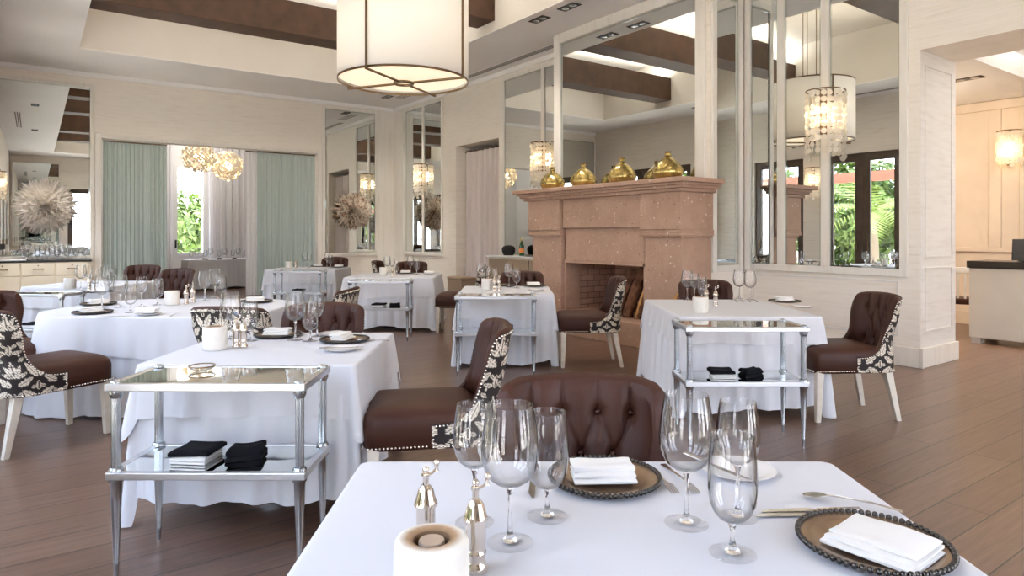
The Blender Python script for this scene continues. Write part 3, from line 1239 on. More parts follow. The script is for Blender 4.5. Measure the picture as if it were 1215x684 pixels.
CH_TOP = [(0, .475), (.07, .477), (.12, .487), (.16, .51), (.19, .55), (.212, .62), (.222, .70), (.229, .78), (.236, .838), (.248, .868), (.275, .884), (.33, .893), (.44, .90), (.56, .903)]
P_ST, P_R, P_W = .20, .14, .265      # straight side, corner radius, half width
P_LEN = 2 * P_ST + pi * P_R + 2 * (P_W - P_R)


def ztop(s):
    s = min(s, P_LEN - s)
    for (a, za), (b, zb) in zip(CH_TOP, CH_TOP[1:]):
        if s <= b:
            return za + (zb - za) * (s - a) / (b - a)
    return CH_TOP[-1][1]


def plan(s, off=0.0):
    """U-shaped plan of the back shell, off = inset"""
    R0 = P_R
    y0 = .0
    if s < P_ST:
        return (-P_W + off, y0 + s)
    s1 = s - P_ST
    if s1 < pi / 2 * R0:
        a = s1 / R0
        return (-P_W + R0 - (R0 - off) * cos(a), y0 + P_ST + (R0 - off) * sin(a))
    s2 = s1 - pi / 2 * R0
    if s2 < 2 * (P_W - R0):
        # gentle bow of the back
        t = s2 / (2 * (P_W - R0))
        return (-P_W + R0 + s2, y0 + P_ST + R0 - off + .012 * sin(pi * t))
    s3 = s2 - 2 * (P_W - R0)
    if s3 < pi / 2 * R0:
        a = s3 / R0
        return (P_W - R0 + (R0 - off) * sin(a), y0 + P_ST + (R0 - off) * cos(a))
    s4 = s3 - pi / 2 * R0
    return (P_W - off, y0 + P_ST - s4)


def rake(p, z):
    k = max(0, z - .48) / .42
    if z < .47:
        fx = 1.0
    elif z < .60:
        fx = 1 - .15 * (.5 - .5 * cos(pi * (z - .47) / .13))
    elif z < .78:
        fx = .85 + .16 * (.5 - .5 * cos(pi * (z - .60) / .18))
    else:
        fx = 1.01
    return (p[0] * fx, p[1] + .065 * k ** 1.2, z)


BTN = [(x, .80) for x in (-.165, -.055, .055, .165)] + [(x, .675) for x in (-.11, 0, .11)] + [(x, .555) for x in (-.165, -.055, .055, .165)]


def seg_d(px, pz, a, b):
    ax, az = b[0] - a[0], b[1] - a[1]
    l2 = ax * ax + az * az
    t = max(0, min(1, ((px - a[0]) * ax + (pz - a[1]) * az) / l2))
    return hypot(px - a[0] - t * ax, pz - a[1] - t * az)


CREASE = []
for x in (-.165, -.055, .055, .165):
    CREASE.append(((x, .80), (x, .93)))
for x in (-.11, 0, .11):
    for d in (-.055, .055):
        CREASE.append(((x, .675), (x + d, .80)))
        CREASE.append(((x, .675), (x + d, .555)))
for x in (-.165, -.055, .055, .165):
    CREASE.append(((x, .555), (x, .46)))


def svals():
    base = [0, .04, .08, .11, .14, .16, .175, .19, .2, .208, .215, .221, .226, .231, .236, .242, .25, .262, .28, .31]
    mid = [.31 + (P_LEN / 2 - .31) * i / 12 for i in range(1, 13)]
    h = base + mid
    return h + [P_LEN - x for x in reversed(h[:-1])]


def dense(n):
    sv = svals()
    out = []
    for a, b in zip(sv, sv[1:]):
        for k in range(n):
            out.append(a + (b - a) * k / n)
    return out + [sv[-1]]


def mk_chair():
    t = empty('dining_chair')
    # seat cushion
    lay = [(.012, .355), (.0, .37), (.0, .47), (.006, .50), (.022, .522), (.05, .538), (.10, .549), (.17, .554)]
    q = MB()
    X, Y0, Y1 = .262, -.315, .255

    def rr_pt(u, ins):
        hw, hd, cr = X - ins, (Y1 - Y0) / 2 - ins, max(.02, .055 - ins * .2)
        cy = (Y0 + Y1) / 2
        # rounded rectangle by angle, superellipse
        a = 2 * pi * u
        ca, sa = cos(a), sin(a)
        e = .22
        x = hw * (abs(ca) ** e) * (1 if ca >= 0 else -1)
        y = hd * (abs(sa) ** e) * (1 if sa >= 0 else -1)
        return x, cy + y
    nl = len(lay)

    def fn(u, v):
        i = round(v * (nl - 1))
        x, y = rr_pt(u, lay[i][0])
        return (x, y, lay[i][1])
    q.grid(fn, 72, nl, cu=True)
    q.f.append(tuple(i * nl + nl - 1 for i in range(72)))
    q.f.append(tuple(i * nl for i in range(72))[::-1])
    q.build('seat', 'leather', t, smooth=60)
    # outer shell, damask
    f = damask_fn()
    q = MB()
    q.c = []
    sv = dense(4)
    nz = 96
    for s in sv:
        zt = ztop(s)
        for j in range(nz):
            z = .36 + (zt - .36) * j / (nz - 1)
            q.v.append(rake(plan(s), z))
            on = f((s - P_LEN / 2) * 1.2, z * 1.2)
            q.c.append((.70, .63, .52) if on else (.016, .010, .009))
    for i in range(len(sv) - 1):
        for j in range(nz - 1):
            q.f.append((i * nz + j, (i + 1) * nz + j, (i + 1) * nz + j + 1, i * nz + j + 1))
    q.build('outer_back', 'damask', t, smooth=180)
    # inner back with tufting + rim + front returns
    TH = .046
    q = MB()
    sv = dense(4)
    nz = 64
    half = P_LEN / 2
    for s in sv:
        zt = ztop(s)
        x, y = plan(s)
        xi, yi = plan(s, TH)
        nx, ny = (x - xi) / TH, (y - yi) / TH
        pu = s - half
        for j in range(nz):
            z = .40 + (zt - .40) * j / (nz - 1)
            dsp = 0
            if abs(pu) < .34 and z > .47:
                d = min(hypot(pu - bx_, z - bz_) for bx_, bz_ in BTN)
                dsp += .020 * exp(-(d / .022) ** 2)
                dc = min(seg_d(pu, z, a, b) for a, b in CREASE)
                dsp += .008 * exp(-(dc / .006) ** 2) + .010 * exp(-(dc / .028) ** 2) - .010
            edge = min(1, (zt - z) / .03)
            dsp *= edge
            q.v.append(rake((xi + nx * dsp, yi + ny * dsp), z))
    n1 = len(sv)
    for i in range(n1 - 1):
        for j in range(nz - 1):
            q.f.append((i * nz + j, i * nz + j + 1, (i + 1) * nz + j + 1, (i + 1) * nz + j))
    # rim
    nr = 7
    b = len(q.v)
    for i, s in enumerate(sv):
        zt = ztop(s)
        po, pi_ = plan(s), plan(s, TH)
        for k in range(nr):
            u = k / (nr - 1)
            pp = (po[0] + (pi_[0] - po[0]) * u, po[1] + (pi_[1] - po[1]) * u)
            q.v.append(rake(pp, zt + .016 * sin(pi * u)))
    for i in range(n1 - 1):
        for k in range(nr - 1):
            q.f.append((b + i * nr + k, b + (i + 1) * nr + k, b + (i + 1) * nr + k + 1, b + i * nr + k + 1))
    q.build('backrest', 'leather', t, smooth=180)
    # front ends of the side panels
    for s, sg in ((0, 1), (P_LEN, -1)):
        q = MB()
        po, pi_ = plan(s), plan(s, TH)

        def fe(u, v):
            return (po[0] + (pi_[0] - po[0]) * u, po[1] - .014 * sin(pi * u), .36 + (.477 - .36) * v)
        q.grid(fe, 6, 5, flip=(sg > 0))
        q.build('arm_front', 'leather', t, smooth=180)
    # nailheads
    q = MB()

    def nail(p, n, r=.0062):
        n = Vector(n).normalized()
        x = n.cross(Vector((0, 0, 1)) if abs(n.z) < .9 else Vector((1, 0, 0))).normalized()
        y = n.cross(x)
        b = len(q.v)
        p = Vector(p)
        for rr, hh in ((1, 0), (.72, .6)):
            for k in range(6):
                a = 2 * pi * k / 6
                q.v.append(tuple(p + (x * cos(a) + y * sin(a)) * r * rr + n * r * hh))
        q.v.append(tuple(p + n * r * .85))
        for k in range(6):
            k2 = (k + 1) % 6
            q.f.append((b + k, b + k2, b + 6 + k2, b + 6 + k))
            q.f.append((b + 6 + k, b + 6 + k2, b + 12))

    def shell_n(s):
        x, y = plan(s)
        xi, yi = plan(s, .05)
        return (x - xi, y - yi, 0)
    # along top edge by arc length
    last = None
    N = 3000
    for i in range(N + 1):
        s = .008 + (P_LEN - .016) * i / N
        p = Vector(rake(plan(s), ztop(s) - .011))
        if last is None or (p - last).length > .0175:
            nail(p, shell_n(s))
            last = p
    k = int((P_LEN - .02) / .0175)
    for i in range(k + 1):
        s = .01 + (P_LEN - .02) * i / k
        p = rake(plan(s), .368)
        nail(p, shell_n(s))
    for s in (.008, P_LEN - .008):
        for i in range(1, 6):
            nail(rake(plan(s), .368 + .0175 * i), shell_n(s))
    # front and side bottom edge of the seat
    k = 56
    for i in range(k):
        x = -.255 + .51 * i / (k - 1)
        if i % 2 == 0:
            nail((x, Y0 - .001, .372), (0, -1, 0))
    for sg in (-1, 1):
        for i in range(16):
            nail((sg * (X + .0), -.29 + .0178 * i, .372), (sg, 0, 0))
    q.build('nailhead_trim', 'nail', t, smooth=180)
    # tufting buttons
    for bx_, bz_ in BTN:
        s = bx_ + half
        x, y = plan(s)
        xi, yi = plan(s, TH - .016)
        p = rake((xi, yi), bz_)
        MB().sphere((0, 0, 0), .010, 10, 6, .8).build('button', 'leather', t, smooth=180, loc=p)
    # legs
    for sg in (-1, 1):
        MB().taper(sg * .225, -.275, .017, 0, sg * .222, -.265, .027, .37).build('leg', 'legwood', t, bevel=.003)
        MB().taper(sg * .222, .335, .017, 0, sg * .205, .26, .027, .37).build('leg', 'legwood', t, bevel=.003)
    return t


CHAIR = Kind(mk_chair, 'chair')
for lab, x, y, phi in (
    ('brown tufted wingback chair at the far side of the foreground table', .215, 1.74, 0),
    ('brown wingback chair turned sideways between the near console table and the foreground table', -.42, 3.36, -80),
    ('damask-backed chair just behind the candle holder of the left middle table', -1.74, 4.50, 173),
    ('brown tufted chair at the far side of the left middle table', -1.21, 3.98, 0),
    ('dark chair turned sideways at the right end of the big left table', -1.72, 5.62, -92),
    ('large damask-backed chair with pale legs at the left edge, nearest of the left chairs', -3.10, 4.42, 152),
    ('brown tufted chair cut off by the left edge, behind the damask chair', -3.83, 5.08, 68),
    ('reddish brown tufted chair in front of the private dining opening', -4.42, 8.35, -14),
    ('dark tufted chair in front of the left sage curtain', -5.38, 9.4, 0),
    ('dark chair behind the back table at the right sage curtain', -3.47, 12.75, 0),
    ('dark chair at the left end of the table by the corner column', -1.98, 11.42, 85),
    ('dark chair behind the table by the corner column', -1.66, 10.72, 0),
    ('brown chair seen sideways between the corner column table and the fireplace console table', -.74, 9.35, -92),
    ('dark chair behind the table left of the fireplace opening', .12, 7.78, 0),
    ('brown chair with damask side standing right in front of the fireplace opening', .78, 7.03, -87),
    ('dark tufted chair behind the right table, by the mirror wall', 1.89, 6.22, 0),
    ('brown wingback chair at the right side of the right table', 2.47, 5.06, -86),
):
    CHAIR(lab, (x, y, 0), R(phi))

# =================================================================== TABLES
def cloth_mesh(hw, hd, cr, zt, drop, seed, amp=.016, zmin=.012, flare=.03, corner=.07, rings=14, cut=1.0):
    rr = random.Random(seed)
    ph = [rr.uniform(0, 6.28) for _ in range(6)]
    q = MB()
    pts = []     # (x, y, nx, ny, phi or None, arc)
    arc = 0
    sides = [((hw, -hd + cr), (hw, hd - cr), (1, 0)), ((hw - cr, hd), (-hw + cr, hd), (0, 1)), ((-hw, hd - cr), (-hw, -hd + cr), (-1, 0)), ((-hw + cr, -hd), (hw - cr, -hd), (0, -1))]
    cen = [(hw - cr, hd - cr, 0), (-hw + cr, hd - cr, pi / 2), (-hw + cr, -hd + cr, pi), (hw - cr, -hd + cr, -pi / 2)]
    for k in range(4):
        a, b, n = sides[k]
        ln = hypot(b[0] - a[0], b[1] - a[1])
        m = max(2, int(ln / .02))
        for i in range(m):
            t = i / m
            pts.append((a[0] + (b[0] - a[0]) * t, a[1] + (b[1] - a[1]) * t, n[0], n[1], 0, arc + ln * t))
        arc += ln
        cx, cy, a0 = cen[k]
        m = 22
        for i in range(m):
            f = pi / 2 * i / m
            pts.append((cx + cr * cos(a0 + f), cy + cr * sin(a0 + f), cos(a0 + f), sin(a0 + f), f, arc + cr * f))
        arc += cr * pi / 2
    prof = [(-.03, 0), (-.008, 0), (0, -.002), (.004, -.007), (.006, -.014)]
    n = len(pts)
    ring_n = len(prof) + rings
    k1 = max(3, round(arc / .21))
    k2 = max(5, round(arc / .115))
    for (x, y, nx, ny, f, s) in pts:
        cornerness = sin(2 * f) ** 2 if f else 0
        Lh = drop * (1 + (.414 * cut) * sin(2 * f)) if f else drop
        Lh *= 1 + .03 * sin(s * 5 + ph[0]) + .02 * sin(s * 11 + ph[1])
        Lh = min(Lh, zt - zmin)
        wave = amp * (sin(2 * pi * k1 * s / arc + ph[2] + .8 * sin(3.1 * s + ph[4])) + .55 * sin(2 * pi * k2 * s / arc + ph[3] + .6 * sin(5.3 * s + ph[5])))
        for d, dz in prof:
            q.v.append((x + nx * d, y + ny * d, zt + dz))
        for j in range(rings):
            t = (j + 1) / rings
            o = .006 + flare * t + wave * t ** .8 + corner * cornerness * t ** .7 * (Lh / .7)
            q.v.append((x + nx * o, y + ny * o, zt - .014 - (Lh - .014) * t))
    for i in range(n):
        i2 = (i + 1) % n
        for j in range(ring_n - 1):
            q.f.append((i * ring_n + j, i * ring_n + j + 1, i2 * ring_n + j + 1, i2 * ring_n + j))
    q.f.append(tuple(i * ring_n for i in range(n)))
    return q


def table(where, x, y, ww, dd, over, under, seed, cr=.03, zt=.75, ocut=1.0, base=.27):
    t = thing('dining_table', 'pedestal table under white cloths, ' + where.replace('on the ', 'the '), 'table', (x, y, 0))
    hw, hd = ww / 2, dd / 2
    q = MB()
    pts = []
    for cx, cy, a0 in ((hw - .012 - cr, hd - .012 - cr, 0), (-hw + .012 + cr, hd - .012 - cr, pi / 2), (-hw + .012 + cr, -hd + .012 + cr, pi), (hw - .012 - cr, -hd + .012 + cr, 1.5 * pi)):
        for i in range(9):
            a = a0 + pi / 2 * i / 8
            pts.append((cx + cr * cos(a), cy + cr * sin(a)))
    q.prism(pts, zt - .045, zt - .012)
    q.build('tabletop', 'doorwood', t)
    MB().lathe([(.045, .05), (.04, .35), (.05, zt - .05)], 24).build('pedestal', 'pewter', t, smooth=60)
    q = MB().lathe([(.0001, .001), (base, .001), (base + .005, .02), (base, .04), (base - .02, .048), (.06, .06), (.05, .07)], 48)
    for ring in range(7):
        rr = .08 + ring * .027
        for k in range(int(rr * 150)):
            a = 2 * pi * k / int(rr * 150)
            if rr < base - .03:
                q.sphere((rr * cos(a), rr * sin(a), .056 - (rr - .06) * .05), .008, 6, 4, .7)
    q.build('base', 'pewter', t, smooth=50)
    u = cloth_mesh(hw, hd, cr, zt - .005, under, seed, amp=.017, flare=.035, corner=.05).build('tablecloth', 'linen_skirt', smooth=180, loc=(x, y, 0))
    tag(u, 'floor-length white tablecloth ' + where, 'tablecloth')
    o = cloth_mesh(hw + .003, hd + .003, cr, zt, over, seed + 50, amp=.007, flare=.028, corner=.08, rings=10, cut=ocut).build('table_overlay', 'linen', smooth=180, loc=(x, y, 0))
    tag(o, 'short white top cloth ' + where, 'tablecloth')
    return t


W = {
    1: 'on the foreground table',
    2: 'on the left middle table behind the near console',
    3: 'on the big table at left',
    4: 'on the far left table by the sideboard',
    5: 'on the back curtain table',
    6: 'on the table by the corner column',
    7: 'on the table left of the fireplace opening',
    8: 'on the right table by the mirror wall',
}
table(W[1], .225, 1.165, 1.25, 1.25, .24, .66, 11)
table(W[2], -1.25, 3.63, 1.02, 1.02, .24, .62, 12)
table(W[3], -2.84, 5.62, 1.80, 1.40, .30, .73, 13, cr=.5)
table(W[4], -5.2, 8.25, 1.02, 1.02, .24, .70, 14)
table(W[5], -3.65, 12.0, 1.2, 1.1, .24, .70, 15)
table(W[6], -1.75, 10.0, 1.26, 1.2, .28, .70, 16)
table(W[7], -.065, 7.37, .98, 1.04, .26, .70, 17)
table(W[8], 1.78, 5.6, 1.06, 1.3, .20, .68, 18)


# private dining table
t = thing('private_table', 'long table under a grey cloth in the private dining room', 'table', w(-2.75, 3.3), ROT + pi / 2)
MB().box(-1.0, 1.0, -.45, .45, .70, .735).build('tabletop', 'doorwood', t)
for sx in (-.8, .8):
    for sy in (-.35, .35):
        MB().box(sx - .03, sx + .03, sy - .03, sy + .03, 0, .70).build('leg', 'doorwood', t)
o = cloth_mesh(1.01, .46, .03, .745, .70, 77, amp=.006, flare=.01, corner=.03).build('grey_tablecloth', 'greycloth', smooth=180, loc=w(-2.75, 3.3))
o.rotation_euler = (0, 0, ROT + pi / 2)
tag(o, 'long grey tablecloth on the private dining room table', 'tablecloth')


# =================================================================== CONSOLES
def mk_console():
    t = empty('console_table')
    hx, hy, zt, zs = .365, .16, .77, .42
    for z, nm in ((zt, 'top_frame'), (zs, 'shelf_frame')):
        q = MB()
        fw = .03
        q.box(-hx - .03, hx + .03, -hy - .03, -hy + fw - .03, z - .03, z)
        q.box(-hx - .03, hx + .03, hy - fw + .03, hy + .03, z - .03, z)
        q.box(-hx - .03, -hx + fw - .03, -hy + fw - .03, hy - fw + .03, z - .03, z)
        q.box(hx - fw + .03, hx + .03, -hy + fw - .03, hy - fw + .03, z - .03, z)
        q.build(nm, 'pewter_light', t, bevel=.004)
        MB().box(-hx, hx, -hy, hy, z - .012, z - .003).build('top_glass' if z == zt else 'shelf_glass', 'tabletopglass', t)
    for sx in (-1, 1):
        for sy in (-1, 1):
            c = (sx * hx, sy * hy, 0)
            q = MB()
            q.lathe([(.019, zs + .012), (.019, zt - .045)], 48, c, flute=16, famp=.16)
            q.lathe([(.028, zs), (.028, zs + .006), (.022, zs + .014)], 20, c)
            q.lathe([(.020, zt - .06), (.026, zt - .045), (.026, zt - .03)], 20, c)
            q.build('post', 'pewter', t, smooth=50)
            MB().lathe([(.0001, 0), (.008, 0), (.009, .04), (.012, .05), (.010, .056), (.020, .30), (.022, zs - .045), (.028, zs - .04), (.028, zs - .03)], 20, c).build('leg', 'pewter', t, smooth=50)
            MB().lathe([(.022, zt), (.022, zt + .004), (.016, zt + .009), (.0001, zt + .013)], 20, c).build('finial', 'pewter', t, smooth=60)
    return t


CONS = Kind(mk_console, 'side table')
CPOS = [
    ('two-tier pewter and glass console in front of the left middle table', -1.21, 2.81),
    ('two-tier pewter and glass console in front of the right table', 1.50, 4.42),
    ('two-tier pewter and glass console in front of the table left of the fireplace opening', -.155, 6.53),
    ('two-tier pewter and glass console in front of the table by the corner column', -1.70, 8.65),
    ('two-tier pewter and glass console in front of the back table by the right sage curtain', -3.47, 10.92),
    ('two-tier pewter and glass console in front of the far left table by the sideboard', -4.83, 6.76),
]
for lab, x, y in CPOS:
    CONS(lab, (x, y, 0))


# =================================================================== TABLEWARE
def slab(q, x0, x1, y0, y1, z0, z1, seed, amp=.002, n=10, lean=0):
    rr = random.Random(seed)
    ph = [rr.uniform(0, 6.28) for _ in range(3)]

    def zf(u, v):
        e = min(u, 1 - u, v, 1 - v)
        rd = min(1, e / .10)
        return z1 - (z1 - z0) * .45 * (1 - sqrt(1 - (1 - rd) ** 2)) + amp * (sin(5 * u + ph[0]) + sin(7 * v + ph[1]))
    b = len(q.v)

    def top(u, v):
        return (x0 + (x1 - x0) * u, y0 + (y1 - y0) * v + lean * u, zf(u, v))
    q.grid(top, n, n)
    idx = lambda i, j: b + i * n + j
    ring = [idx(i, 0) for i in range(n)] + [idx(n - 1, j) for j in range(1, n)] + [idx(i, n - 1) for i in range(n - 2, -1, -1)] + [idx(0, j) for j in range(n - 2, 0, -1)]
    b2 = len(q.v)
    for k in ring:
        x, y, z = q.v[k]
        q.v.append((x, y, z0))
    m = len(ring)
    for k in range(m):
        k2 = (k + 1) % m
        q.f.append((ring[k2], ring[k], b2 + k, b2 + k2))
    q.f.append(tuple(b2 + k for k in range(m))[::-1])


def mk_glass(name, bowl, stem, foot, seg=40):
    def f():
        t = empty(name)
        inner = [(max(.0001, r - .0011), z + .0006) for r, z in bowl[1:]]
        lip = [(bowl[-1][0] - .0002, bowl[-1][1] + .0008), (bowl[-1][0] - .0009, bowl[-1][1] + .0008)]
        MB().lathe(bowl + lip + inner[::-1] + [(.0001, bowl[0][1] + .0008)], seg).build('bowl', 'glass', t, smooth=180)
        MB().lathe(stem, 20).build('stem', 'stemglass', t, smooth=180)
        MB().lathe(foot, seg).build('foot', 'footglass', t, smooth=60)
        return t
    return f


FOOT = lambda r: [(.0001, .0065), (.012, .006), (r * .6, .0035), (r * .96, .0022), (r, .0012), (r * .96, .0003), (.0001, .0003)]
STEM = lambda h, b: [(.0001, .004), (.016, .005), (.009, .012), (.0048, .026), (.0040, .06 if h > .08 else .03), (.0042, h - .014), (.007, h - .004), (b, h + .004), (.0001, h + .006)]
GB = Kind(mk_glass('bordeaux_glass', [(.0001, .112), (.010, .1125), (.026, .117), (.041, .128), (.051, .145), (.0565, .166), (.0575, .186), (.055, .214), (.050, .245), (.0455, .272)], STEM(.108, .010), FOOT(.046)), 'wine glass')
GW = Kind(mk_glass('wine_glass', [(.0001, .116), (.009, .1165), (.021, .120), (.033, .130), (.041, .145), (.0455, .163), (.046, .182), (.044, .205), (.0405, .230), (.0375, .250)], STEM(.112, .009), FOOT(.041)), 'wine glass')
GG = Kind(mk_glass('water_goblet', [(.0001, .062), (.010, .0625), (.024, .067), (.035, .079), (.0425, .097), (.0455, .122), (.046, .145), (.0445, .175), (.042, .205), (.040, .226)], STEM(.058, .010), FOOT(.044)), 'water glass')


def mk_charger():
    t = empty('charger_plate')
    MB().lathe([(.0001, .004), (.088, .004), (.10, .009), (.128, .014), (.132, .013), (.132, .010), (.10, .004), (.088, .0005), (.0001, .0005)], 56).build('plate', 'charger', t, smooth=50)
    q = MB()
    for k in range(66):
        a = 2 * pi * k / 66
        q.sphere((.1345 * cos(a), .1345 * sin(a), .0145), .0064, 8, 6)
    q.build('beaded_rim', 'darkbronze', t, smooth=180)
    return t


CHG = Kind(mk_charger, 'plate')


def mk_bread():
    o = MB().lathe([(.0001, .004), (.055, .004), (.07, .007), (.092, .014), (.094, .0135), (.072, .004), (.056, .0005), (.0001, .0005)], 48).build('bread_plate', 'china', smooth=60)
    return o


BRD = Kind(mk_bread, 'plate')


def mk_nap():
    t = empty('folded_napkin')
    for k in range(3):
        q = MB()
        slab(q, -.075, .075, -.045 + k * .012, .04 + k * .006, .0155 + k * .011, .0260 + k * .011, 5 + k, amp=.0018)
        q.build('fold', 'napkin', t, smooth=50)
    return t


NAP = Kind(mk_nap, 'napkin')


def mk_nap_big():
    t = empty('napkin_stack')
    for k in range(3):
        q = MB()
        slab(q, -.062 + k * .013, .066 + k * .003, -.088 + k * .004, .082 - k * .002, .0155 + k * .0095, .0245 + k * .0095, 15 + k, amp=.0022, n=16)
        q.build('fold', 'napkin', t, smooth=50)
    return t


def mk_candle():
    t = empty('candle_holder')
    h, r, ri = .122, .060, .030
    q = MB().lathe([(.0001, .0), (r - .004, .0), (r, .006), (r + .001, .05), (r, h - .008), (r - .003, h - .002), (r - .008, h)], 44)
    q.build('body', 'alabaster', t, smooth=60)
    q = MB().lathe([(r - .008, h), (ri + .009, h + .001), (ri, h - .003), (ri - .001, h - .03), (.0001, h - .03)], 44)
    q.c = []
    for i in range(44):
        n_ = rnd.uniform(.8, 1.1)
        q.c += [(.74, .70, .62), (.40 * n_, .25 * n_, .14 * n_), (.22, .13, .07), (.20, .13, .08), (.2, .13, .08)]
    q.build('scorched_rim', 'scorch', t, smooth=60)
    MB().lathe([(.0001, h - .004), (.020, h - .004), (.0215, h - .007), (.0215, h - .029), (.0001, h - .029)], 28).build('tealight', 'wax', t, smooth=50)
    return t


CND = Kind(mk_candle, 'candle holder')


def mk_mill():
    t = empty('pepper_mill')
    MB().lathe([(.0001, 0), (.0225, 0), (.0235, .004), (.020, .012), (.0175, .018), (.0172, .026), (.0195, .030), (.0195, .034), (.0172, .037), (.0180, .045), (.0182, .088)], 36).build('body', 'silver', t, smooth=45)
    MB().lathe([(.0182, .088), (.0225, .090), (.0232, .093), (.0205, .100), (.0165, .112), (.0145, .120), (.0095, .127), (.006, .130), (.006, .143), (.0085, .146), (.0085, .150), (.004, .152)], 36).build('dome', 'silver', t, smooth=45)
    q = MB()
    q.sphere((0, 0, .158), .0068, 16, 10)
    q.tube([(0, 0, .147), (.012, .0, .149), (.022, 0, .156)], .0028, 8)
    q.lathe([(.0045, .152), (.003, .158), (.0045, .163)], 14, (.022, 0, 0))
    q.sphere((.022, 0, .168), .0062, 16, 10)
    q.build('crank', 'silver', t, smooth=60)
    return t


MIL = Kind(mk_mill, 'pepper mill')


def cut(q, pts, th=.0022, z=.001):
    q.prism(pts, z, z + th)


def mk_fork():
    o = MB()
    cut(o, [(-.10, -.0065), (-.095, -.0085), (-.04, -.004), (.02, -.0025), (.045, -.003), (.058, -.009), (.064, -.0105), (.064, .0105), (.058, .009), (.045, .003), (.02, .0025), (-.04, .004), (-.095, .0085), (-.10, .0065)])
    for k in range(4):
        y = -.009 + k * .006
        cut(o, [(.064, y - .0015), (.100, y - .001), (.102, y), (.100, y + .001), (.064, y + .0015)])
    for i in range(len(o.v)):
        x, y, z = o.v[i]
        o.v[i] = (x, y, z + .008 * max(0, sin((x + .1) / .2 * pi)) * (1 if x > 0 else .5))
    return o.build('fork', 'steel', bevel=.0006)


def mk_knife():
    t = empty('table_knife')
    o = MB()
    cut(o, [(-.115, -.006), (-.11, -.008), (-.02, -.006), (-.015, -.0045), (-.015, .0045), (-.02, .006), (-.11, .008), (-.115, .006)], .005)
    o.build('handle', 'steel', t, bevel=.0018)
    o = MB()
    cut(o, [(-.015, -.004), (.0, -.010), (.08, -.0095), (.105, -.002), (.112, .005), (.08, .006), (-.015, .0045)], .0016, .002)
    o.build('blade', 'steel', t)
    return t


def mk_spoon():
    o = MB()
    cut(o, [(-.095, -.006), (-.03, -.0035), (.03, -.0025), (.055, -.004), (.066, -.014), (.085, -.018), (.102, -.011), (.107, 0), (.102, .011), (.085, .018), (.066, .014), (.055, .004), (.03, .0025), (-.03, .0035), (-.095, .006)], .0018)
    for i in range(len(o.v)):
        x, y, z = o.v[i]
        o.v[i] = (x, y, z + .010 * max(0, sin((x + .095) / .2 * pi)))
    return o.build('spoon', 'steel', bevel=.0006)


FRK, KNF, SPN = Kind(mk_fork, 'fork'), Kind(mk_knife, 'knife'), Kind(mk_spoon, 'spoon')
ZT = .7515


def at(px, py, z=ZT):
    """point on a table top seen at a pixel of the photograph"""
    y = 790 * (1.36 - z) / (py - 278.5)
    return ((px - 607.5) / 790 * y, y, z)


def P(x, y, z=ZT):
    return (x, y, z)


w1 = 'on the foreground table'
GW('small wine glass ' + w1 + ', leftmost of the left trio', P(-.079, 1.407))
GB('largest wine glass ' + w1 + ', middle and nearest of the left trio', P(-.004, 1.314))
GG('short-stemmed water goblet ' + w1 + ', rightmost of the left trio', P(.076, 1.435))
GB('big-bowled wine glass ' + w1 + ', leftmost of the right trio', P(.367, 1.401))
GW('small wine glass ' + w1 + ', behind the goblet of the right trio', P(.485, 1.43))
GG('water goblet ' + w1 + ', nearest of the right trio', P(.42, 1.268))
CND('white alabaster candle holder with scorched top, at the bottom edge of the photo', P(-.129, 1.07))
MIL('silver pepper mill with crank, beside and right of the foreground candle holder', P(-.066, 1.208), R(15))
MIL('silver mill with crank, behind the foreground candle holder', P(-.165, 1.275), R(28))
CHG('bronze beaded charger plate at the far side of the foreground table', P(.228, 1.645))
NAP('white folded napkin on the far charger of the foreground table', P(.222, 1.625), R(3))
CHG('bronze beaded charger plate at the right edge of the foreground table', P(.702, 1.295))
nb = mk_nap_big()
nb.location = P(.70, 1.268)
nb.rotation_euler = (0, 0, R(38))
nb.scale = (1.08, 1.0, .8)
tag(nb, 'thick white napkin folded in three on the right charger of the foreground table', 'napkin')
FRK('steel fork right of the far charger on the foreground table, the left of two', P(.366, 1.66), R(-80))
FRK('steel fork right of the far charger on the foreground table, the right of two', P(.415, 1.66), R(-80))
KNF('dark steel knife left of the far charger, behind the water goblet', P(.055, 1.64), R(-95))
BRD('white bread plate at the far right of the foreground table', P(.575, 1.70))
KNF('butter knife lying across the bread plate of the foreground table', P(.52, 1.70, .766), R(-62))
KNF('steel knife behind the right charger, the farther of two', P(.655, 1.462), R(183))
KNF('steel knife behind the right charger, the nearer of two', P(.635, 1.438), R(182))
SPN('steel spoon lying across the two knives behind the right charger', P(.765, 1.489, .757), R(151))

# left middle table
w2 = 'on the left middle table'
CND('white alabaster candle holder ' + w2, at(255, 415))
GB('big wine glass ' + w2 + ', left of the mills', P(-1.635, 3.87))
GG('water goblet ' + w2 + ', right behind the mills', P(-1.50, 3.81))
MIL('silver mill ' + w2 + ', next to the candle holder', P(-1.493, 3.60), R(40))
MIL('silver mill ' + w2 + ', right of the other mill', P(-1.452, 3.60), R(20))
GB('big wine glass in front of the brown tufted chair ' + w2, P(-1.25, 3.84))
GG('water goblet in front of the brown tufted chair ' + w2, P(-1.15, 3.80))
GW('small wine glass nearest the brown tufted chair ' + w2, P(-1.165, 3.98))
CHG('dark-rimmed charger at the right side of the left middle table', P(-.955, 3.80))
NAP('white napkin on the right charger of the left middle table', P(-.965, 3.80), R(80))
BRD('white bread plate nearest the right front corner of the left middle table', P(-.90, 3.50))
KNF('butter knife on the front bread plate of the left middle table', P(-.89, 3.48, .766), R(10))
BRD('white bread plate at the far edge of the left middle table', P(-1.07, 4.02))
SPN('spoon on the far bread plate of the left middle table', P(-1.09, 4.02, .767), R(30))
CHG('charger at the far left side of the left middle table', P(-1.40, 3.985))
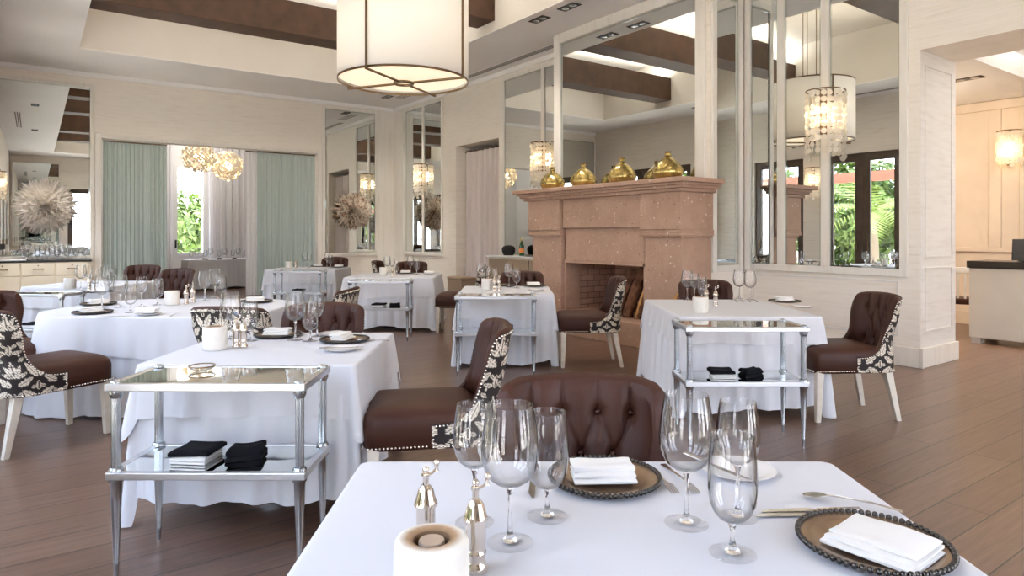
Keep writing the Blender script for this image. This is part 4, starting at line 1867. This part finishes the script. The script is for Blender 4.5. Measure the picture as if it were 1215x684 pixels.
NAP('white napkin on the far left charger of the left middle table', P(-1.40, 3.97), 0)
FRK('fork right of the right charger on the left middle table', P(-.80, 3.82), R(170))

# big left table
w3 = 'on the big left table'
for i, (px, py, k, ds) in enumerate(((121, 366, GB, 'in front of the near left chargers'), (143, 365, GB, 'second from left of the row'), (155, 371, GG, 'nearest the middle of the front edge'),
                                     (168, 364, GW, 'left of the candle holder and fallen back'), (187, 362, GG, 'just left of the candle holder'))):
    k(('wine glass ' if k is not GG else 'water goblet ') + w3 + ', ' + ds, at(px, py))
for i, (px, py, k, ds) in enumerate(((243, 357, GB, 'leftmost of the right trio'), (255, 353, GB, 'middle and tallest of the right trio'), (263, 357, GG, 'rightmost of the right trio'))):
    k(('wine glass ' if k is not GG else 'water goblet ') + w3 + ', ' + ds, at(px, py))
CND('white alabaster candle holder ' + w3, at(204, 362))
MIL('silver mill right of the candle holder ' + w3, at(221, 361), 1)
MIL('silver mill rightmost ' + w3, at(229, 359), 2)
CHG('near charger with napkin at the left end of the big left table', at(110, 372))
NAP('white napkin on the near left charger of the big left table', at(108, 372), R(60))
CHG('far charger with napkin at the left end of the big left table', at(117, 362))
NAP('white napkin on the far left charger of the big left table', at(117, 362), R(60))
BRD('white bread plate at the front edge of the big left table', at(176, 374))
NAP('white napkin on the front bread plate of the big left table', at(174, 373), 0)
FRK('fork right of the front bread plate of the big left table', at(207, 374), R(100))
CHG('charger with napkin at the right end of the big left table', at(304, 359))
NAP('white napkin on the right end charger of the big left table', at(303, 359), R(20))
KNF('knife lying front left of the near charger on the big left table', at(136, 376), R(20))

# far left table
w4 = 'on the far left table by the sideboard'
CND('white candle holder ' + w4, at(83, 343))
for i, (px, py, k) in enumerate(((96, 343, GB), (104, 341, GW), (113, 344, GG), (125, 343, GB), (133, 341, GW), (128, 346, GG))):
    k(('big wine glass', 'small wine glass', 'water goblet', 'big wine glass', 'small wine glass', 'water goblet')[i] + ' ' + w4 + (', in the left trio' if i < 3 else ', in the right trio'), at(px, py))
MIL('silver mill ' + w4, at(106, 345), .5)
CHG('charger ' + w4 + ', front right corner', at(118, 347.5))
NAP('white napkin on the charger of the far left table by the sideboard', at(118, 347.5), 0)

# back table by curtain
w5 = 'on the back curtain table'
CND('white candle holder ' + w5, at(343, 318.5))
GB('big wine glass ' + w5 + ', leftmost of the left pair', at(362, 317))
GW('small wine glass ' + w5 + ', right of the left pair', at(367, 318))
GB('wine glass ' + w5 + ', left of the pair before its chair', at(388, 317))
GG('water goblet ' + w5 + ', right of the pair before its chair', at(392, 318))
MIL('silver mill ' + w5, at(351, 318), .3)
CHG('charger ' + w5 + ', left of its chair', at(377, 316.8))
NAP('white napkin on the left charger of the back table', at(377, 316.8), 0)
CHG('charger ' + w5 + ', at its right end', at(402, 317.5))
NAP('white napkin on the right charger of the back table', at(402, 317.5), 0)

# table by the corner column
w6 = 'on the table by the corner column'
CND('white candle holder ' + w6, at(455, 327))
for px, py, k, ds in ((459.5, 324.5, GB, 'leftmost of the left trio'), (465, 325.5, GW, 'middle of the left trio'), (470.5, 326.5, GG, 'rightmost of the left trio'), (487, 324.5, GB, 'left of the right pair'), (494.5, 325.5, GG, 'right of the right pair')):
    k(('water goblet ' if k is GG else 'wine glass ') + w6 + ', ' + ds, at(px, py))
MIL('silver mill ' + w6, at(466, 328), .9)
CHG('charger between the glass groups ' + w6, at(481, 324.8))
NAP('white napkin on the charger between the glasses of the column table', at(481, 324.8), 0)
BRD('white plate at the right end of the table by the corner column', at(509, 325.5))
NAP('white napkin on the right end plate of the table by the corner column', at(509, 325.5), 0)

# table left of the fireplace opening
w7 = 'on the table left of the fireplace opening'
CND('white candle holder ' + w7, at(578, 344))
for px, py, k, ds in ((571.5, 341, GB, 'leftmost of the left trio'), (579, 340, GW, 'middle of the left trio'), (587, 342.5, GG, 'rightmost of the left trio'), (604, 341, GB, 'left of the right pair'), (613, 342, GG, 'right of the right pair')):
    k(('water goblet ' if k is GG else 'wine glass ') + w7 + ', ' + ds, at(px, py))
MIL('silver mill just right of the candle ' + w7, at(586.5, 345), .9)
MIL('silver mill second from the candle ' + w7, at(592, 345), .4)
CHG('charger between the glass groups ' + w7, at(600, 339.5))
CHG('charger at the right ' + w7, at(634, 340))
NAP('white napkin on the right charger of the table left of the fireplace', at(633, 340), R(10))
BRD('white bread plate at the right ' + w7, at(636, 345))

# right table
w8 = 'on the right table'
CND('white candle holder ' + w8, at(831, 371))
for px, py, k, ds in ((815.5, 356, GB, 'leftmost of the left trio'), (824, 357, GW, 'middle of the left trio'), (833, 358, GG, 'rightmost of the left trio'), (877, 354.5, GB, 'left of the right pair'), (890, 356, GB, 'right of the right pair')):
    k(('water goblet ' if k is GG else 'wine glass ') + w8 + ', ' + ds, at(px, py))
MIL('silver mill behind the candle holder ' + w8, at(838, 361), .2)
MIL('silver mill right of the candle holder ' + w8, at(849, 363), .1)
CHG('dark-rimmed charger with napkin at the right end of the right table', at(931, 359))
NAP('white napkin on the charger of the right table', at(931, 358.5), R(15))
BRD('white bread plate right of the charger on the right table', at(952, 365))
for k in range(4):
    FRK('fork in front of the right pair of glasses on the right table', at(872 + k * 8, 357.5), R(80), 'forks by the glasses on the right table')

# private dining tableware
for k in range(6):
    u = -.8 + k * .32
    s, r = -2.42, 3.3 + u
    GB('wine glass on the grey private dining table', w(s, r, .7475), 0, 'glasses on the private dining table')
    GG('water goblet on the grey private dining table', w(s - .12, r + .1, .7475), 0, 'goblets on the private dining table')


def mk_blacknap():
    t = empty('black_napkin')
    q = MB()
    slab(q, -.05, .05, -.05, .05, 0, .03, 3, amp=.004)
    q.build('cloth', 'blackcloth', t, smooth=50)
    return t


BNP = Kind(mk_blacknap, 'napkin')
for k in range(4):
    BNP('small black folded napkin on the grey private dining table', w(-2.38, 2.9 + .34 * k, .747), .3 * k, 'black napkins on the private dining table')

# napkins on the console shelves
def mk_stack():
    t = empty('white_napkin_stack')
    for k in range(2):
        q = MB()
        slab(q, -.075, .075, -.07, .07, .001 + k * .014, .014 + k * .014, 9 + k, amp=.0006)
        q.build('fold', 'napkin', t, smooth=50)
    return t


def mk_black_flat():
    t = empty('black_napkin')
    q = MB()
    slab(q, -.08, .08, -.075, .08, .0, .020, 4, amp=.002, n=14, lean=.02)
    q.build('cloth', 'blackcloth', t, smooth=50)
    return t


def mk_black_fold():
    t = empty('folded_black_cloth')
    for k in range(2):
        q = MB()
        slab(q, -.07 + k * .004, .07 - k * .004, -.055, .06, .001 + k * .026, .027 + k * .024, 24 + k, amp=.004, n=14, lean=.03)
        q.build('fold', 'blackcloth', t, smooth=50)
    return t


WST, BFL, BFD = Kind(mk_stack, 'napkins'), Kind(mk_black_flat, 'napkin'), Kind(mk_black_fold, 'napkin')
CN = ['near left console', 'right table console', 'fireplace table console', 'column table console', 'back curtain table console', 'far left console']
for i, (lab, x, y) in enumerate(CPOS):
    c = 'the %s shelf' % CN[i]
    if i == 2:
        BFD('black folded napkin on ' + c, (x + .1, y, .418), 0)
        continue
    dx = -.11 if i < 2 else -.02
    WST('white folded napkins under a black one on ' + c, (x + dx, y - .02, .418), R(-6))
    BFL('flat black napkin on top of white napkins on ' + c, (x + dx - .005, y - .015, .4475), R(-6))
    if i != 4:
        BFD('rolled black napkin right of the white stack on ' + c, (x + dx + .20, y - .01, .418), R(8))
# little glass dish on near console
t = thing('glass_dish', 'small copper-rimmed glass dish on the near console top', 'dish', (-1.35, 2.90, .7685))
MB().lathe([(.0001, .003), (.035, .004), (.05, .012), (.053, .02)], 32).build('bowl', 'glass', t, smooth=180)
MB().tube([(.053 * cos(a), .053 * sin(a), .02) for a in [2 * pi * i / 28 for i in range(29)]], .003, 6).build('rim', 'bronze', t, smooth=60)

# =================================================================== SIDEBOARDS
sb = thing('sideboard', 'cream sideboard with drawers and a black top under the left mirror', 'sideboard', room=True)
MB().rb(.02, .48, 6.46, 8.04, .08, .855).build('cabinet', 'cream_paint', sb, bevel=.004)
MB().rb(.015, .5, 6.44, 8.05, .856, .885).build('worktop', 'black', sb, bevel=.004)
MB().rb(.05, .45, 6.5, 8.0, 0.001, .08).build('plinth', 'blackmatte', sb)
for k in range(3):
    r0 = 6.50 + k * .515
    d = MB().rb(.481, .50, r0, r0 + .49, .62, .835).build('drawer', 'cream_paint', sb, bevel=.004)
    h = MB().tube([(.505, -(r0 + .17), .735), (.525, -(r0 + .18), .735), (.525, -(r0 + .31), .735), (.505, -(r0 + .32), .735)], .009, 8).build('handle', 'bronze', None, smooth=60)
    h.parent = d
    h = MB().sphere((.503, -(r0 + .245), .80), .012, 10, 6).build('lock', 'bronze', None, smooth=180)
    h.parent = d
    MB().rb(.481, .50, r0, r0 + .49, .12, .60).build('cabinet_door', 'cream_paint', sb, bevel=.004)
for k in range(14):
    r = 6.52 + k * .075
    (GB if k % 2 else GG)(('big wine glass' if k % 2 else 'water goblet') + ' in the row on the cream sideboard', w(.20 + .12 * (k % 2) + rnd.uniform(-.03, .03), r, .8865), 0, ('wine glasses' if k % 2 else 'goblets') + ' on the sideboard')
t = thing('serving_tray', 'white oblong tray on the cream sideboard', 'tray', w(.3, 7.72, .8865), ROT)
MB().box(-.12, .12, -.28, .28, 0, .025).build('tray', 'china', t, bevel=.008)
t = thing('black_lamp', 'black square-shaded desk lamp on the cream sideboard at the left edge', 'lamp', w(.28, 7.98 - .1, .8865), ROT)
t.location = w(.38, 7.86, .8865)
MB().lathe([(.0001, 0), (.06, 0), (.06, .012), (.012, .02), (.01, .2)], 20).build('base', 'blackmatte', t, smooth=50)
MB().box(-.07, .07, -.1, .1, .2, .3).build('lamp_shade', 'blackmatte', t)

cb = thing('bar_cabinet', 'low beige cabinet against the wall left of the fireplace', 'cabinet', room=True)
MB().rb(5.0, 6.9, .04, .5, .06, .95).build('cabinet', 'cream_paint', cb, bevel=.006)
MB().rb(4.96, 6.92, .035, .54, .951, .98).build('worktop', 'whitepaint', cb, bevel=.004)
for k in range(3):
    s0 = 5.03 + k * .62
    d = MB().rb(s0, s0 + .59, .501, .52, .1, .92).build('cabinet_door', 'tan', cb, bevel=.004)
    h = MB().sphere((s0 + .53, -.53, .6), .014, 10, 6).build('knob', 'bronze', None, smooth=180)
    h.parent = d
MB().rb(5.05, 6.85, .08, .46, .001, .06).build('plinth', 'blackmatte', cb)
t = thing('champagne_bottle', 'green champagne bottle with an orange label on the beige cabinet', 'bottle', w(5.75, .3, .982))
MB().lathe([(.0001, 0), (.042, 0), (.044, .01), (.044, .17), (.03, .22), (.016, .25), (.014, .31), (.0001, .31)], 24).build('bottle_glass', 'bottle', t, smooth=50)
MB().lathe([(.0446, .05), (.0446, .13)], 24).build('bottle_label', 'foil', t, smooth=180)
MB().lathe([(.0155, .25), (.0165, .27), (.017, .315), (.0001, .318)], 18).build('foil_cap', 'gold_glass', t, smooth=60)
t = thing('ice_bucket', 'black rounded ice bucket on the beige cabinet', 'bucket', w(5.35, .3, .982))
MB().lathe([(.0001, 0), (.09, 0), (.12, .06), (.125, .12), (.10, .16), (.05, .18), (.0001, .183)], 28).build('body', 'blackmatte', t, smooth=60)
t = thing('silver_tray', 'silver tray on the beige cabinet beside the fireplace', 'tray', w(6.2, .3, .982), ROT)
MB().lathe([(.0001, .006), (.19, .006), (.22, .025), (.225, .024), (.2, .002), (.0001, .001)], 40).build('dish', 'silver', t, smooth=60)

t = thing('bench', 'low tan upholstered block bench in the blush-curtained doorway', 'bench', room=True)
MB().rb(3.05, 3.62, -.10, .25, .05, .42).build('base', 'tan', t, bevel=.01)
MB().rb(3.04, 3.63, -.11, .26, .42, .48).build('cushion', 'tan', t, bevel=.02)

# =================================================================== LOUNGE
hs = thing('host_stand', 'white host stand with a thick black top beyond the right opening', 'reception desk', room=True)
MB().rb(11.78, 13.2, -2.85, -2.25, .07, .94).build('cabinet', 'host', hs, bevel=.008)
MB().rb(11.76, 13.22, -2.87, -2.23, .941, 1.03).build('worktop', 'black', hs, bevel=.005)
for s in (11.80, 12.38, 13.06):
    for r in (-2.83, -2.37):
        MB().rb(s, s + .1, r, r + .1, 0, .07).build('foot', 'host', hs)
t = thing('order_terminal', 'black touchscreen terminal on the host stand', 'computer', w(12.33, -2.5, 1.032), ROT + R(10))
q = MB()
q.prism([(-.17, 0), (.17, 0), (.17, .26), (-.17, .26)], -.012, .012)
for i in range(len(q.v)):
    x, y, z = q.v[i]
    q.v[i] = (x, -z + .25 * y, y + .012)
q.build('screen', 'screen', t, bevel=.004)
MB().box(-.1, .1, -.02, .16, 0, .014).build('stand', 'blackmatte', t)


def lounge_chair(label, s, r, rz):
    t = thing('white_side_chair', label, 'chair', w(s, r), ROT + rz)
    for sx in (-1, 1):
        MB().taper(sx * .2, -.2, .017, 0, sx * .2, -.2, .022, .42).build('leg', 'whitepaint', t)
        MB().taper(sx * .2, .22, .017, 0, sx * .19, .2, .02, .92).build('leg', 'whitepaint', t)
    MB().box(-.22, .22, -.22, .22, .42, .50).build('seat', 'leather', t, bevel=.02)
    MB().box(-.2, .2, .185, .215, .84, .92).build('top_rail', 'whitepaint', t, bevel=.008)
    for k in range(4):
        x = -.12 + .08 * k
        MB().box(x - .012, x + .012, .19, .21, .50, .84).build('back_slat', 'whitepaint', t)
    return t


lounge_chair('white slat-back chair with dark seat half hidden behind the wall end', 11.43, -2.98, R(200))
lounge_chair('white slat-back chair with dark seat deeper in the lounge, behind the host stand', 10.2, -3.3, R(160))

# =================================================================== GARDEN
def leaf_color(rr, base):
    k = rr.uniform(.5, 1.25)
    return tuple(min(1, c * k) for c in base)


def bush(label, s, r, z, rx, rz, n, base, seed, leaf=.12, name='garden_shrub'):
    rr = random.Random(seed)
    q = MB()
    q.c = []
    for i in range(n):
        d = Vector((rr.gauss(0, 1), rr.gauss(0, 1), rr.gauss(0, 1))).normalized()
        k = rr.uniform(.72, 1.0)
        k *= .85 + .25 * sin(5 * d.x + seed) * sin(4 * d.z + 2 * d.y)
        p = Vector((d.x * rx * k, d.y * rx * k, d.z * rz * k))
        nn = (d + Vector((rr.uniform(-1, 1), rr.uniform(-1, 1), rr.uniform(-.4, 1)))).normalized()
        x = nn.cross(Vector((rr.uniform(-1, 1), rr.uniform(-1, 1), rr.uniform(-1, 1)))).normalized() * leaf
        y = nn.cross(x).normalized() * leaf * .4
        b = len(q.v)
        q.v += [tuple(p - x), tuple(p + y), tuple(p + x), tuple(p - y)]
        q.f.append((b, b + 1, b + 2, b + 3))
        c = leaf_color(rr, base)
        q.c += [c] * 4
    t = thing(name, label, 'shrub' if name == 'garden_shrub' else 'tree', w(s, r, z))
    q.build('foliage', 'leaf', t)
    MB().tube([(0, 0, -z - .05), (0, 0, 0)], .09, 8).build('trunk', 'trunk', t)
    return t


def palm(label, s, r, h, seed, base=(.30, .42, .10)):
    rr = random.Random(seed)
    t = thing('palm_tree', label, 'palm tree', w(s, r, 0))
    MB().tube([(0, 0, -.06), (.08, .03, h * .5), (.05, .1, h)], [.16, .13, .12], 10).build('trunk', 'trunk', t, smooth=60)
    q = MB()
    q.c = []
    for f in range(18):
        a = f * 2.399 + rr.uniform(-.2, .2)
        el = rr.uniform(.1, 1.2)
        ln = rr.uniform(1.6, 2.15)
        prev = Vector((.05, .1, h))
        d = Vector((cos(a) * cos(el), sin(a) * cos(el), sin(el)))
        c = leaf_color(rr, base)
        for k in range(16):
            d = (d + Vector((0, 0, -.085))).normalized()
            nxt = prev + d * ln / 16
            side = d.cross(Vector((0, 0, 1))).normalized()
            lw = .55 * sin(pi * (k + 1.5) / 18)
            for sg in (-1, 1):
                tip = prev + side * sg * lw + d * lw * .5 + Vector((0, 0, -.22 * lw))
                b = len(q.v)
                q.v += [tuple(prev - d * .02), tuple(prev + d * .035), tuple(tip)]
                q.f.append((b, b + 1, b + 2))
                q.c += [c, c, tuple(min(1, x * 1.2) for x in c)]
            prev = nxt
    q.build('fronds', 'leaf', t)
    return t


palm('palm tree beyond the private dining window', -12.0, 4.15, 3.3, 1, (.12, .21, .07))
bush('tall leafy green tree filling the private dining window', -9.5, 3.75, 1.45, 2.0, 1.6, 4200, (.10, .16, .025), 2, .15, 'garden_tree')
bush('low green shrub below the private dining window view', -7.6, 4.4, .55, 1.1, .6, 1200, (.13, .21, .045), 3, .11)
k = 0
for s, r, h in ((.6, 13.1, 2.3), (5.4, 13.1, 2.0), (10.2, 13.1, 2.4), (15.0, 13.1, 2.2)):
    k += 1
    palm('palm tree in the garden outside the doors, reflected in the mirrors', s, r, h, 20 + k, (.16, .21, .045))['group'] = 'palms outside the garden doors'
k = 0
for s in (-4.4, -.8, 2.8, 6.4, 10.0, 13.6):
    k += 1
    bush('garden hedge shrub behind the palms outside the doors', s, 17.1, 2.1, 1.75, 2.4, 5200, (.10, .155, .03), 40 + k, .2).__setitem__('group', 'hedge shrubs outside the garden doors')
for s in (2.5, 5.4, 7.6, 9.6, 12):
    k += 1
    bush('low light green shrub in front of the palms outside the doors', s, 9.5, .42, .6, .42, 420, (.17, .21, .04), 60 + k, .12).__setitem__('group', 'low shrubs outside the garden doors')

# =================================================================== CAMERA + LIGHT
cd = bpy.data.cameras.new('camera')
cam = bpy.data.objects.new('camera', cd)
COL.objects.link(cam)
cam.location = (0, 0, 1.36)
cam.rotation_euler = (pi / 2, 0, 0)
cd.sensor_width = 36
cd.lens = 790 / 1215 * 36
cd.shift_y = -(342 - 278.5) / 1215
cd.clip_start = .05
scene.camera = cam

wd = bpy.data.worlds.new('world')
scene.world = wd
wd.use_nodes = True
nt = wd.node_tree
bg = nt.nodes['Background']
tc = nt.nodes.new('ShaderNodeTexCoord')
sp = nt.nodes.new('ShaderNodeSeparateXYZ')
L(nt, tc.outputs['Generated'], sp.inputs['Vector'])
rp = nt.nodes.new('ShaderNodeValToRGB')
rp.color_ramp.elements[0].position = 0
rp.color_ramp.elements[0].color = (.96, .95, 1, 1)
rp.color_ramp.elements[1].position = .55
rp.color_ramp.elements[1].color = (.60, .74, 1, 1)
L(nt, sp.outputs['Z'], rp.inputs['Fac'])
L(nt, rp.outputs['Color'], bg.inputs['Color'])
bg.inputs['Strength'].default_value = 7.0


def area(name, loc, rot, sx, sy, e, col=(1, 1, 1), portal=False):
    li = bpy.data.lights.new(name, 'AREA')
    li.shape = 'RECTANGLE'
    li.size, li.size_y = sx, sy
    li.energy = e
    li.color = col
    if portal:
        li.cycles.is_portal = True
    o = bpy.data.objects.new(name, li)
    COL.objects.link(o)
    o.location = loc
    o.rotation_euler = rot
    return o


# sky portals in the openings (pointing into the room)
for a, b in OPEN:
    o = area('sky_portal', w((a + b) / 2, RD + .3, LINT / 2), (0, 0, 0), b - a, LINT, 1, portal=True)
    o.rotation_euler = Vector((DB[0], DB[1], 0)).to_track_quat('-Z', 'Y').to_euler()
for a, b in ((1.0, 3.0), (4.0, 6.2)):
    o = area('sky_portal', w(SC + .3, (a + b) / 2, LINT / 2), (0, 0, 0), b - a, LINT, 1, portal=True)
    o.rotation_euler = Vector((DA[0], DA[1], 0)).to_track_quat('-Z', 'Y').to_euler()
o = area('sky_portal', w(PS - .3, 3.97, 2), (0, 0, 0), .8, 2.4, 1, portal=True)
o.rotation_euler = Vector((-DA[0], -DA[1], 0)).to_track_quat('-Z', 'Y').to_euler()

# cove lights lying on top of the beams, shining up on the tray ceiling
for s0 in BEAMS:
    o = area('beam_cove_light', w(s0 + .25, (T0 + T1_) / 2, 5.215), (pi, 0, ROT), .4, 4.8, 52, (1, .93, .84))
# point lights: drum lamp, globes, private dining fill, lounge
def point(loc, e, col, size=.15):
    li = bpy.data.lights.new('lamp_or_fill_glow', 'POINT')
    li.energy = e
    li.color = col
    li.shadow_soft_size = size
    o = bpy.data.objects.new('lamp_or_fill_glow', li)
    COL.objects.link(o)
    o.location = loc
    return o


def spot(s, r, z, e, ang=100):
    li = bpy.data.lights.new('downlight_or_added_beam', 'SPOT')
    li.energy = e
    li.color = (1, .92, .82)
    li.spot_size = R(ang)
    li.spot_blend = .8
    li.shadow_soft_size = .08
    o = bpy.data.objects.new('downlight_or_added_beam', li)
    COL.objects.link(o)
    o.location = w(s, r, z)


for s, r in ((7.59, 1.34), (8.25, 1.34), (1.26, .78), (4.6, 7.3), (9.4, 7.3)):  # the garden-side pair is added as extra fill for the room
    spot(s, r, CEIL - .03, 60)
spot(1.7, 7.15, CEIL - .02, 330, 75)  # accent spot without a fitting, added to brighten the left feather hat
spot(1.6, 1.13, CEIL - .02, 200, 75)  # same added accent for the hat by the corner column, no fitting
spot(11.75, -2.3, 3.3, 40)
spot(12.62, -1.75, 3.58, 40)
point(w(-2.6, 4.0, 3.6), 35, (1, .95, .9), .5)  # unseen fill point added to lift the dark private dining room
point((DX, DY, DZ + .5), 60, (1, .85, .65))
for s, r, z in ((-1.25, 4.27, 3.12), (-2.05, 3.49, 3.04)):
    point(w(s, r, z), 25, (1, .8, .55), .12)
area('lounge_cove', w(14.4, -2.1, 3.4), (pi, 0, ROT), 2.6, .6, 120, (1, .95, .88))
point(w(10.5, -2.2, 3.0), 60, (1, .82, .6), .2)

sd = bpy.data.lights.new('sun', 'SUN')
sd.energy = 17.0
sd.angle = R(1)
sd.color = (1, .95, .85)
so = bpy.data.objects.new('sun', sd)
COL.objects.link(so)
so.rotation_euler = Vector((-DB[0] * .13 + DA[0] * .05, -DB[1] * .13 + DA[1] * .05, -1)).to_track_quat('-Z', 'Y').to_euler()

scene.view_settings.view_transform = 'Standard'
scene.view_settings.look = 'Medium High Contrast'
scene.view_settings.exposure = 0.5
scene.view_settings.gamma = 1.16
cy = scene.cycles
cy.max_bounces = 12
cy.diffuse_bounces = 5
cy.glossy_bounces = 8
cy.transmission_bounces = 10
cy.transparent_max_bounces = 32
cy.caustics_reflective = False
cy.caustics_refractive = False
cy.sample_clamp_indirect = 6
cy.use_denoising = True
